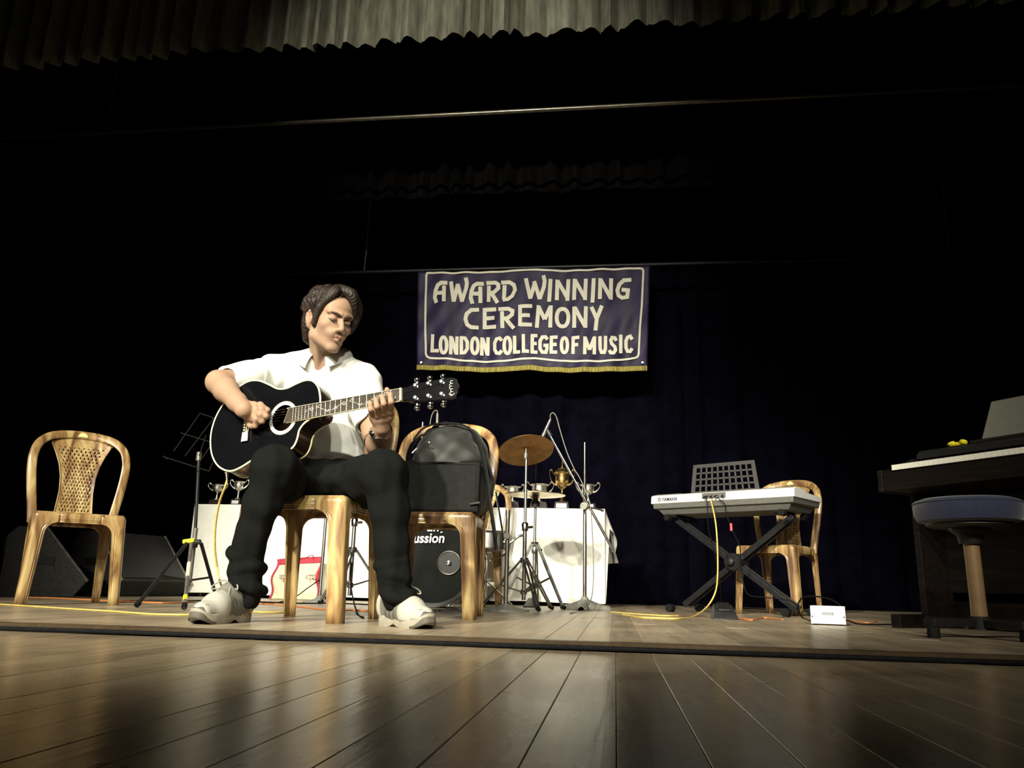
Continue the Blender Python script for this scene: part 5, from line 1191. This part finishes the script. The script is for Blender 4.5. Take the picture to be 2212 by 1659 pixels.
# neck opening and open placket
sh.cone(neckB+Vector((.0, -.0, -.05)), neckB+Vector((0, .0, .12)), .052, .064, .006, 's')
sh.cone(neckB+Vector((.0, -.09, -.075)), neckB+Vector((.0, -.07, .05)), .004, .045, .008, 's')
def folds(X, Y, Z):
    t = np.clip((P(700, 900, 3).z-Z)/.2, 0, 1)
    return .0035*np.sin(X*38+Z*22+2*np.sin(Z*17))*(.4+t)+.0028*np.sin((X*.6+Z)*62+1.5*np.sin(X*20))*t+.0022*np.sin(X*75-Z*48)*np.sin(Z*33+1)
sh.warp(folds, sh.lo, sh.lo+1.)
def foldR(X, Y, Z):
    s = (X-shR.x)*dR.x+(Y-shR.y)*dR.y+(Z-shR.z)*dR.z
    return .004*np.sin(s*95+Z*30)*np.clip(1-np.abs(s-.05)/.12, 0, 1)
sh.warp(foldR, shR-Vector((.2, .1, .12)), shR+Vector((.1, .1, .1)))
CHN = (.087, .996, -.17)
sh.cut((-1.139, 3.146, .45), CHN, tuple(sh.lo), (-.68, 3.4, .93), .006)     # leans on the chair back
carve_guitar(sh)
shirt = sh.obj('shirt', 'shirt', man); del sh
# collar: stand and two turned-down leaves
MT['collar'] = MT['shirt']
def collar_leaf(s):
    cx = neckB+Vector((.0, .006, .022))
    def f(u, v):
        a = R(-90)+s*(R(14)+R(150)*u)            # from the front opening round to the nape
        r_in = .066; hi = .034+.034*min(1, u*1.6)
        rim = Vector((math.cos(a)*r_in*1.05, math.sin(a)*r_in, hi-.012*(1-u)))
        ln = .062+.030*(1-u)**3; drop = Vector((math.cos(a)*ln*(.62), math.sin(a)*ln*.55, -ln*.85))
        tip = Vector((s*.012, -.004, -.006))*(1-u)**3
        bow = Vector((math.cos(a), math.sin(a), .6))*.010*math.sin(math.pi*v)
        return cx+rim+drop*v+tip*v+bow
    return f
for s in (-1, 1): MB().grid(collar_leaf(s), 22, 9).obj('collar', 'shirt', shirt, solid=.0035)
for k in range(4):
    bz_ = P(704+k*1.5, 815+k*34, 2.9)
for s in (-1, 1):
    pass
# --- trousers
tr = SDF((-1.46, 2.38, .045), (-.62, 3.34, .74), .0042)
knR, knL = P(594, 1011, 2.605), P(828, 1024, 2.66)
tr.ell(hipC+Vector((0, .02, 0)), (.175, .135, .10), None, .03)
tr.chain([hpR, Vector((hpR.x*.55+knR.x*.45, 2.85, .497)), Vector((hpR.x*.2+knR.x*.8, 2.72, .492)), knR], [.092, .080, .073, .071], .05); tr.chain([hpL, hpL.lerp(knL, .5), knL], [.092, .089, .078], .05)
axR = [knR, P(566, 1090, 2.61), P(542, 1165, 2.63), P(531, 1225, 2.655), P(536, 1288, 2.665)]
axL = [knL, P(842, 1100, 2.665), P(845, 1180, 2.675), P(850, 1240, 2.685), P(860, 1298, 2.70)]
tr.chain(axR, [.071, .058, .052, .052, .046], .03, kk=.03); tr.chain(axL, [.076, .062, .055, .052, .048], .03, kk=.03)
tr.ell(P(708, 1040, 2.98), (.16, .16, .085), None, .05)
tr.cone(knR+Vector((0, -.010, .004)), knR+Vector((0, .02, .0)), .068, .066, .03); tr.cone(knL+Vector((0, -.012, .004)), knL+Vector((0, .03, .0)), .072, .07, .03)
# bunched cloth above the shoes
for i, (px, py, r) in enumerate(((528, 1193, .066), (530, 1232, .070), (536, 1268, .066))):
    c_ = P(px+ (6 if i % 2 else 0), py, 2.655); n_ = 14
    for k in range(n_):
        a1, a2 = 2*math.pi*k/n_, 2*math.pi*(k+1)/n_; w1 = .014*math.sin(a1+i*2.1); w2 = .014*math.sin(a2+i*2.1)
        q = .044
        tr.cone(c_+Vector((q*math.cos(a1), q*math.sin(a1), w1)), c_+Vector((q*math.cos(a2), q*math.sin(a2), w2)), .019, .019, .009)
for i, (px, py) in enumerate(((846, 1215), (852, 1250), (862, 1280))):
    c_ = P(px, py, 2.685); n_ = 14
    for k in range(n_):
        a1, a2 = 2*math.pi*k/n_, 2*math.pi*(k+1)/n_; w1 = .016*math.sin(a1+i*2.4+1); w2 = .016*math.sin(a2+i*2.4+1); q = .044
        tr.cone(c_+Vector((q*math.cos(a1), q*math.sin(a1), w1)), c_+Vector((q*math.cos(a2), q*math.sin(a2), w2)), .017, .017, .010)
tr.warp(lambda X, Y, Z: .0028*np.sin(Z*70+X*35+2*np.sin(Y*14))*np.sin(Y*38+X*15)+.002*np.sin(X*80+Y*60), tr.lo, tr.lo+1.)
# flat where he sits
tr.cut((0, 0, .4535), (0, 0, -1), (-1.3, 2.8, .3), (-.93, 3.34, .50), .006)
tr.cut((-1.139, 3.132, .45), CHN, tuple(tr.lo), (-.5, 3.5, .8), .006)
carve_guitar(tr)
pants = tr.obj('trousers', 'trousers', man); del tr
# outseam stitching along the underside of the thighs
MB().tube(spline([P(612, 1032, 2.75), P(640, 1022, 2.86), P(680, 1030, 2.93), P(730, 1036, 2.92), P(770, 1036, 2.84), P(790, 1046, 2.74)], 8), .0015, 5).obj('seam', 'trousers', pants)
# --- shoes
def shoe(toe, heel, name):
    toe, heel = Vector(toe), Vector(heel); ax = (toe-heel); ln = ax.length; ax.normalize(); sd_ = Vector((ax.y, -ax.x, 0)); up = Vector((0, 0, 1))
    def S(l, w_, z): return heel+ax*(l*ln)+sd_*w_+up*z
    lo = [min(toe[i], heel[i])-.09 for i in range(3)]; hi = [max(toe[i], heel[i])+.09 for i in range(3)]; lo[2] = -.01; hi[2] = .17
    u = SDF(lo, hi, .003)
    fl = dict(flat=tuple(sd_), f=1.)
    u.chain([S(.10, 0, .052), S(.35, 0, .052), S(.65, .003, .045), S(.88, .0, .036)], [.036, .039, .043, .034], .02)
    u.chain([S(.1, 0, .085), S(.3, 0, .095)], [.036, .038], .03); u.cone(S(.3, 0, .09), S(.62, 0, .062), .036, .034, .03)
    u.chain([S(.34, 0, .112), S(.44, 0, .105)], [.026, .024], .02)
    u.cone(S(.14, 0, .15), S(.22, 0, .10), .034, .030, .012, 's')
    u.cut(tuple(S(.5, 0, .022)), (0, 0, -1), lo, hi, .003)
    def st_(V):
        q = (V-np.array(heel, np.float32)) @ np.array(ax, np.float32)/ln; c = np.tile(np.array([.17, .165, .135, 1], np.float32), (len(V), 1))
        wht = np.clip((q-.56)/.04, 0, 1)*(V[:, 2] < .2)+np.clip((.16-q)/.03, 0, 1); wht = np.clip(wht, 0, 1)[:, None]
        c[:, :3] = c[:, :3]*(1-wht)+np.array([.43, .42, .365], np.float32)*wht; return c
    t = u.obj(name, 'shoe_upper', man, st_)
    # sole: outline swept with a rocker profile
    def outl(v):
        a = 2*math.pi*v; c_, s_ = math.cos(a), math.sin(a)
        l = .5+.515*math.copysign(abs(c_)**.75, c_); w_ = .040*math.copysign(abs(s_)**.7, s_)*(1+.22*(l-.5)-.22*math.exp(-((l-.42)/.14)**2))
        return l, w_
    def sole(uu, v):
        l, w_ = outl(v); k = uu
        zt_ = .030+.006*math.cos((l-.2)*3)+.022*max(0, (l-.8)/.2)**2; zb = .0+.016*max(0, (l-.78)/.22)**2+.012*math.exp(-((l-.42)/.06)**2)+.008*max(0, (.06-l)/.06)
        f_ = 1+.06*math.sin(math.pi*k)
        return S(l if k < .99 else l, w_*f_, zb+(zt_-zb)*k)
    b = MB().grid(lambda a_, v: sole(a_, v), 7, 61)
    n0 = 61; b.f.append(tuple(range(0, 60))); b.f.append(tuple(6*61+i for i in range(60)))
    b.obj('sole', 'shoe_sole', t)
    def guard(uu, v):   # grey-brown toe bumper rising from the sole
        a = R(-62)+R(124)*v; c_, s_ = math.cos(a), math.sin(a)
        l = .5+.515*abs(c_)**.75; w_ = .040*math.copysign(abs(s_)**.7, s_)*(1+.22*(l-.5)-.22*math.exp(-((l-.42)/.14)**2))
        e = max(0, min(1, (l-.70)/.3)); zb = .016*max(0, (l-.78)/.22)**2+.002; zt_ = .028+.034*e*e*(3-2*e)
        k = 1.035-.17*uu**2.2
        return S(.5+(l-.5)*k, w_*k, zb+(zt_-zb)*uu)
    MB().grid(guard, 10, 40).obj('toe_bumper', 'shoe_toe', t, solid=.002)
    for s in (-1, 1):
        for k in range(3):
            l0 = .30+.085*k
            MB().tube([S(l0, s*.0395, .034), S(l0+.025, s*.0415, .055), S(l0+.05, s*.036, .078), S(l0+.07, s*.024, .095-.01*k)], .0036, 6, flat=2.2).obj('stripe', 'shoe_stripe', t)
    for k in range(5):
        l0 = .40+.055*k; z0 = .1225-.0115*k
        MB().tube(spline([S(l0-.02, -.03, z0-.016), S(l0, -.012, z0-.001), S(l0+.01, .012, z0-.001), S(l0-.01, .03, z0-.016)], 5), .0030, 6).obj('lace', 'lace', t)
    MB().grid(lambda a_, v: S(.30+.12*a_, (-.022+.044*v), .128-.002*a_*6+.018*(1-a_)-.006*abs(2*v-1)**2), 6, 8).obj('tongue', 'shoe_mesh', t, solid=.005)
    for s, dz in ((-1, .0), (1, .01)):
        MB().tube(spline([S(.42, 0, .124), S(.44, s*.02, .132+dz*.5), S(.50, s*.044, .122), S(.52, s*.05, .108), S(.46, s*.03, .112), S(.42, s*.004, .123)], 6), .0026, 6).obj('lace_loop', 'lace', t)
        MB().tube(spline([S(.42, 0, .124), S(.5, s*.018, .115), S(.58, s*.03, .088), S(.62, s*.036, .07)], 6), .0024, 6).obj('lace_end', 'lace', t)
    return t
tR, hR_ = G(437, 1349, 0), G(548, 1336, 0); tR.z = hR_.z = 0
dirR = (Vector((tR.x, tR.y, 0))-P(540, 1340, 2.70)); dirR.z = 0
hR_ = P(533, 1340, 2.735); hR_.z = 0; tR = P(440, 1345, 2.50); tR.z = 0
shoe(hR_+(tR-hR_).normalized()*.285, hR_, 'shoe')
hL_ = P(826, 1350, 2.79); hL_.z = 0; tL = P(932, 1358, 2.585); tL.z = 0
shoe(hL_+(tL-hL_).normalized()*.29, hL_, 'shoe')
# --- wristwatch
wa = (wrL-elL).normalized(); wc = elL.lerp(wrL, .86); wM = frame_to(wa, (0, -1, 0))
MB().tube([wc+wM @ Vector((.036*math.cos(q), .033*math.sin(q), 0)) for q in [2*math.pi*k/28 for k in range(28)]], .0055, 8, closed=True, flat=.5).obj('watch_band', 'chrome', man)
wf = wM @ Vector((.037, 0, 0)); MB().lathe([(0, -.003), (.017, -.003), (.017, .004), (.012, .006), (0, .006)], wc+wf, 20, frame_to(wf)).obj('watch_face', 'chrome', man)
# ------------------------------------------------------------------ acoustic guitar
MT['g_black'] = mat('black_gloss_lacquer', (.004, .004, .005), .07, var=.2, scale=6)
MT['g_side'] = mat('dark_mahogany_side', (.018, .010, .006), .15, var=.3, scale=10, stretch=(1, 1, 6))
MT['g_bind'] = mat('cream_binding', (.78, .70, .42), .35, var=.05)
MT['g_fret'] = mat('rosewood_fingerboard', (.055, .040, .026), .4, var=.3, scale=60, stretch=(1, 4, 4))
MT['g_neck'] = mat('dark_neck_wood', (.045, .028, .018), .25, var=.2, scale=30, coat=.5)
MT['rosette'] = mat('silvery_rosette', (.66, .67, .74), .3, var=.12, scale=60)
MT['pearl'] = mat('pearl_inlay', (.72, .70, .55), .25, var=.2, scale=90)
def gp(u, v, d=0.): return GS+GU*u+GV*v+GB*d      # d > 0 lies behind the face
gt = thing('acoustic_guitar', 'black cutaway acoustic guitar with cream binding in the hands of the person', 'guitar', tuple(gp(-.1, -.17, .05)))
oc = [(p.x, p.y) for p in spline([(u, v, 0) for u, v in OUT], 5, closed=True)]
n_ = len(oc); cu_, cv_ = -.1, 0
fb_ = MB()
def cap_rings(b, depth, arch, flip):
    """face plate with a slight arch, built from shrinking rings"""
    base = len(b.v); rings = (1., .97, .8, .5, .2)
    for k, s in enumerate(rings):
        for (u, v) in oc: b.v.append(tuple(gp(cu_+(u-cu_)*s, cv_+(v-cv_)*s, depth+arch*(1-s))))
    for k in range(len(rings)-1):
        for i in range(n_): j = (i+1) % n_; b.f.append((base+k*n_+i, base+k*n_+j, base+(k+1)*n_+j, base+(k+1)*n_+i))
    b.f.append(tuple(base+(len(rings)-1)*n_+i for i in range(n_)))
HR_ = .0455
def sb_(a, b_):      # flat soundboard pierced by the sound hole
    u, v = oc[int(round(a*n_)) % n_]; r = math.hypot(u, v/1.1); hu, hv = u/r*HR_, v/r*HR_
    return gp(hu+(u-hu)*b_, hv+(v-hv)*b_, -.0002)
fb_.grid(sb_, n_, 9, cu=True)
fb_.grid(lambda a, b_: gp(*[(lambda u, v, r: (u/r*HR_, v/r*HR_))(u, v, math.hypot(u, v/1.1)) for u, v in [oc[int(round(a*n_)) % n_]]][0], -.0002+.004*b_), n_, 2, cu=True)
gtop = fb_.obj('soundboard', 'g_black', gt)
bb_ = MB(); cap_rings(bb_, GD, .008, True); bb_.obj('back', 'g_side', gt)
MB().grid(lambda a, b_: gp(*oc[int(round(a*n_)) % n_], GD*b_), n_, 5, cu=True).obj('side', 'g_side', gt)
for d in (.0015, GD-.0015): MB().tube([gp(u, v, d) for u, v in oc], .0034, 8, closed=True).obj('binding', 'g_bind', gt)
def ring_(r0, r1, d):
    return MB().grid(lambda a, b_: gp((r0+(r1-r0)*b_)*math.cos(2*math.pi*a), (r0+(r1-r0)*b_)*math.sin(2*math.pi*a)*1.1, d), 56, 3, cu=True)
ring_(.046, .0565, -.0018).obj('rosette', 'rosette', gtop); ring_(.0575, .0588, -.0016).obj('rosette_line', 'g_bind', gtop)
# neck, fingerboard, frets
va = lambda u: .004-.006*(u-.02)/.46        # axis of the neck on the face
hw_ = lambda u: .0275-.0050*(u-.02)/.46
def fbp(u, s, d): return gp(u, va(u)+s*hw_(u), d)
fb2 = MB(); u0_, u1_ = .015, .474
fb2.add([fbp(u0_+.012, 1, -.0085), fbp(u0_-.006, -1, -.0085), fbp(u1_, -1, -.0085), fbp(u1_, 1, -.0085), fbp(u0_+.012, 1, -.001), fbp(u0_-.006, -1, -.001), fbp(u1_, -1, -.001), fbp(u1_, 1, -.001)], [(0, 1, 2, 3), (7, 6, 5, 4), (0, 4, 5, 1), (1, 5, 6, 2), (2, 6, 7, 3), (3, 7, 4, 0)])
fgb = fb2.obj('fingerboard', 'g_fret', gt, smooth=False)
for s in (-1, 1): MB().tube([fbp(u0_+.002, s, -.005), fbp(u1_, s, -.005)], .0026, 6).obj('neck_binding', 'g_bind', fgb)
MB().tube([fbp(u0_+.012, 1, -.006), fbp(u0_-.006, -1, -.006)], .0022, 6).obj('neck_binding', 'g_bind', fgb)
SCL = .625
for k in range(1, 21):
    u = u1_-SCL*(1-2**(-k/12))
    if u < u0_+.008: break
    MB().tube([fbp(u, -1, -.0092), fbp(u, 1, -.0092)], .0008, 5).obj('fret', 'chrome', fgb)
def neck_(a, b_):
    u = .12+(.49-.12)*a; q = math.pi*b_; return gp(u, va(u)+hw_(u)*math.cos(q), -.001+(.020+.006*(1-a))*math.sin(q))
MB().grid(neck_, 12, 13).obj('neck', 'g_neck', gt)
MB().tube(spline([gp(.16, .0, .012), gp(.14, 0, .04), gp(.135, 0, .075)], 6), [.021+.004*k/12 for k in range(13)], 12).obj('heel', 'g_neck', gt)
# vine inlay
vine = [(.10+.36*t, .012*math.sin(t*17)) for t in [k/60 for k in range(61)]]
MB().tube([gp(u, va(u)+v, -.0092) for u, v in vine], .0009, 5).obj('vine_inlay', 'pearl', fgb)
for k in range(11):
    t = (k+.5)/11; u = .10+.36*t; v = .012*math.sin(t*17); sgn = 1 if k % 2 else -1
    MB().tube(spline([gp(u, va(u)+v, -.0092), gp(u+.006, va(u)+v+sgn*.007, -.0092), gp(u+.014, va(u)+v+sgn*.005, -.0092), gp(u+.012, va(u)+v-sgn*.001, -.0092)], 5), .0013, 5).obj('leaf_inlay', 'pearl', fgb)
nb_ = MB(); nb_.add([fbp(u, s*1.04, d) for u in (.4735, .4815) for s in (-1, 1) for d in (-.0125, .004)], [(0, 1, 3, 2), (4, 6, 7, 5), (0, 4, 5, 1), (2, 3, 7, 6), (0, 2, 6, 4), (1, 5, 7, 3)]); nb_.obj('nut', 'g_bind', gt, smooth=False, bevel=.0012)
# headstock leaning back
hs_u = (GU*math.cos(R(7))+GB*math.sin(R(7))); hs_b = (GB*math.cos(R(7))-GU*math.sin(R(7))); hs_o = gp(.481, va(.481), -.004)
def hp(u, v, d=0.): return hs_o+hs_u*u+GV*v+hs_b*d
hpoly = [(0, -.023), (.018, -.026), (.04, -.034), (.17, -.040), (.192, -.034), (.196, -.018), (.204, 0), (.196, .018), (.192, .034), (.17, .040), (.04, .034), (.018, .026), (0, .023)]
MB().prism(hpoly, (hs_o, hs_u, GV), hs_b*.015).obj('headstock', 'g_black', gt, smooth=False, bevel=.0015)
posts = []
for s in (1, -1):
    for k in range(3):
        u = .05+.047*k; c_ = hp(u, s*.023, 0); posts.append((s, k, c_))
        tn = MB().lathe([(0, .0), (.0085, .0), (.0085, .002), (.0045, .003), (.0045, .012), (.0055, .014), (.0055, .017), (0, .0175)], c_, 14, frame_to(-hs_b)).obj('tuner_post', 'chrome', gt)
        MB().tube([hp(u, s*.036, .012), hp(u, s*.052, .012)], .003, 7).obj('tuner_shaft', 'chrome', tn)
        MB().lathe([(0, -.004), (.006, -.0035), (.0095, .004), (.0095, .009), (.006, .014), (0, .015)], hp(u, s*.048, .012), 14, frame_to(GV*s+hs_u*.0)).obj('tuner_button', 'chrome', tn)
        MB().box(hp(u, s*.028, .020), (.022, .016, .010), frame_to(hs_b, GV)).obj('tuner_housing', 'chrome', tn, bevel=.002)
# maker's script down the end of the headstock
lo_ = hp(.176, .028, -.0008)
pts = []
for k in range(64):
    t = k/63; pts.append(lo_-GV*(.056*t)+hs_u*(.0052*math.sin(t*34)+.002*math.sin(t*11))-GV*(.0022*math.cos(t*34))-hs_b*.0006)
MB().tube(pts, .0009, 5).obj('maker_script', 'pearl', gt)
MB().tube(spline([lo_-GV*.05-hs_u*.008, lo_-GV*.058, lo_-GV*.05+hs_u*.012], 5), .0009, 5).obj('maker_flourish', 'pearl', gt)
# bridge and strings
MB().prism([(-.166, -.052), (-.142, -.052), (-.140, .06), (-.168, .06)], (GS, GU, GV), GB*-.009).obj('bridge', 'g_neck', gt, smooth=False, bevel=.002)
MB().prism([(-.149, -.034), (-.146, -.034), (-.146, .042), (-.149, .042)], (GS-GB*.009, GU, GV), GB*-.004).obj('saddle', 'g_bind', gt, smooth=False)
MB().prism([(-.168, -.066), (-.140, -.066), (-.142, -.03), (-.166, -.03)], (GS-GB*.0085, GU, GV), GB*-.002).obj('bridge_plate', 'plate', gt, smooth=False)
for k in range(6):
    s = -1+2*k/5; v0 = .004+s*.027; p0 = gp(-.147, v0, -.0135); p1 = gp(.478, va(.478)+s*.0185, -.0135)
    side = 1 if k >= 3 else -1; kk = (5-k) if side == 1 else k
    pt = [c_ for (ss, q, c_) in posts if ss == side and q == kk][0]-hs_b*.008
    MB().tube([gp(-.158, v0, -.009), p0, p1, pt], .0006+.00035*(k/5), 5).obj('string', 'chrome', gt)
    MB().lathe([(0, 0), (.0035, 0), (.003, .003), (0, .004)], gp(-.158, v0, -.009), 10, frame_to(-GB)).obj('bridge_pin', 'g_bind', gt)
jp = gp(-.268, -.147, .05); MB().lathe([(0, 0), (.009, 0), (.009, .004), (.006, .006), (.0055, .03), (0, .03)], jp, 12, frame_to(P(491, 1036, 2.79)-jp)).obj('jack_plug', 'chrome', gt)

# ------------------------------------------------------------------ backpack and flat case on the chair
MT['nylon'] = mat('dark_grey_nylon', (.016, .017, .015), .6, var=.3, scale=14, bump=.1, sheen=.15)
MT['nylon_blk'] = mat('black_nylon_webbing', (.006, .006, .006), .7, var=.2, scale=60, spec=.2)
MT['case_blk'] = mat('black_laptop_case', (.010, .0105, .010), .7, var=.15, scale=60, bump=.06, spec=.08)
bkY = 3.60; bp0 = P(965, 1080, bkY); bp0.z = .445
bk = thing('backpack', 'dark grey backpack slumped on the wood-look chair behind a flat black case', 'backpack', tuple(bp0))
sb = SDF((bp0.x-.24, 3.40, .42), (bp0.x+.26, 3.86, .93), .0045)
cB = P(965, 1040, bkY)
sb.ell((bp0.x+.012, 3.63, .58), (.198, .125, .18), None, .02); sb.ell((bp0.x+.004, 3.65, .70), (.176, .105, .165), None, .05); sb.ell((bp0.x-.004, 3.66, .785), (.135, .09, .092), None, .04)
for fx, fz, gx, gz in ((-.1, .62, -.05, .80), (-.03, .66, .06, .82), (.05, .64, .12, .76), (-.12, .70, .0, .72), (.02, .74, .13, .70)): sb.cone((bp0.x+fx, 3.535, fz), (bp0.x+gx, 3.575, gz), .016, .012, .03)
sb.ell((bp0.x-.02, 3.57, .66), (.13, .075, .14), None, .08)
sb.warp(lambda X, Y, Z: .004*np.sin(X*22+Z*30+2*np.sin(Z*12))+.003*np.sin(X*50-Z*38)+.003*np.sin((X*.6+Z)*54+Y*12), sb.lo, sb.lo+.6)
sb.cut((0, 0, .446), (0, 0, -1), tuple(sb.lo), tuple(sb.lo+.6), .01); sb.cut((0, 3.484, .4465), (0, -1, .36), tuple(sb.lo), (bp0.x+.3, 3.9, .664), .008); sb.cut((0, 3.765, .6), (0, 1, -.16), tuple(sb.lo), tuple(sb.lo+.6), .01)
pack = sb.obj('body', 'nylon', bk); del sb
MB().tube(spline([P(935, 926, 3.60), P(948, 917, 3.61), P(966, 915, 3.62), P(984, 921, 3.61)], 6), .009, 8, flat=.5).obj('grab_handle', 'nylon_blk', bk)
MB().tube(spline([P(893, 950, 3.56), P(915, 925, 3.57), P(950, 915, 3.58), P(1000, 918, 3.58), P(1030, 945, 3.57), P(1045, 1000, 3.56), P(1048, 1040, 3.55)], 6), .0045, 6).obj('zip', 'nylon_blk', bk)
MB().tube(spline([P(1010, 925, 3.62), P(1035, 960, 3.56), P(1050, 1020, 3.5), P(1056, 1070, 3.46), P(1062, 1110, 3.43), P(1068, 1150, 3.42), P(1072, 1188, 3.42)], 6), .013, 8, flat=.35).obj('shoulder_strap', 'nylon_blk', bk)
MB().tube(spline([P(1050, 1010, 3.55), P(1066, 1040, 3.5), P(1060, 1075, 3.48), P(1050, 1095, 3.5)], 6), .011, 8, flat=.35).obj('side_strap', 'nylon_blk', bk)
MB().tube(spline([P(884, 990, 3.52), P(890, 968, 3.5), P(905, 945, 3.5), P(918, 938, 3.52)], 6), .009, 8, flat=.4).obj('side_strap', 'nylon_blk', bk)
MB().lathe([(0, 0), (.007, 0), (.005, .004), (0, .005)], P(927, 957, 3.455), 10, frame_to((0, -1, 0))).obj('zip_pull', 'chrome', bk)
cA = [P(877, 1090, 3.43), P(1033, 1090, 3.43), P(1038, 997, 3.50), P(874, 995, 3.50)]
for q in cA[:2]: q.z = .4465
fc = thing('flat_case', 'flat black laptop case leaning upright against the grey backpack', 'case', tuple((cA[0]+cA[1])/2))
th = Vector((0, .036, .012)); MB().hexa([cA[0], cA[1], cA[1]+Vector((0, .036, 0)), cA[0]+Vector((0, .036, 0))], [cA[3], cA[2], cA[2]+th, cA[3]+th]).obj('shell', 'case_blk', fc, bevel=.008)
ins_ = [cA[0].lerp(cA[2], .04), cA[1].lerp(cA[3], .04), cA[2].lerp(cA[0], .06), cA[3].lerp(cA[1], .06)]
MB().tube([p+Vector((0, -.001, 0)) for k in range(4) for p in [ins_[k].lerp(ins_[(k+1) % 4], t) for t in (0, .25, .5, .75)]], .0028, 6, closed=True).obj('seam', 'nylon_blk', fc)
MB().tube([P(1014, 1089, 3.425), P(1036, 1085, 3.425)], .004, 8).obj('zip_pull', 'chrome', fc)
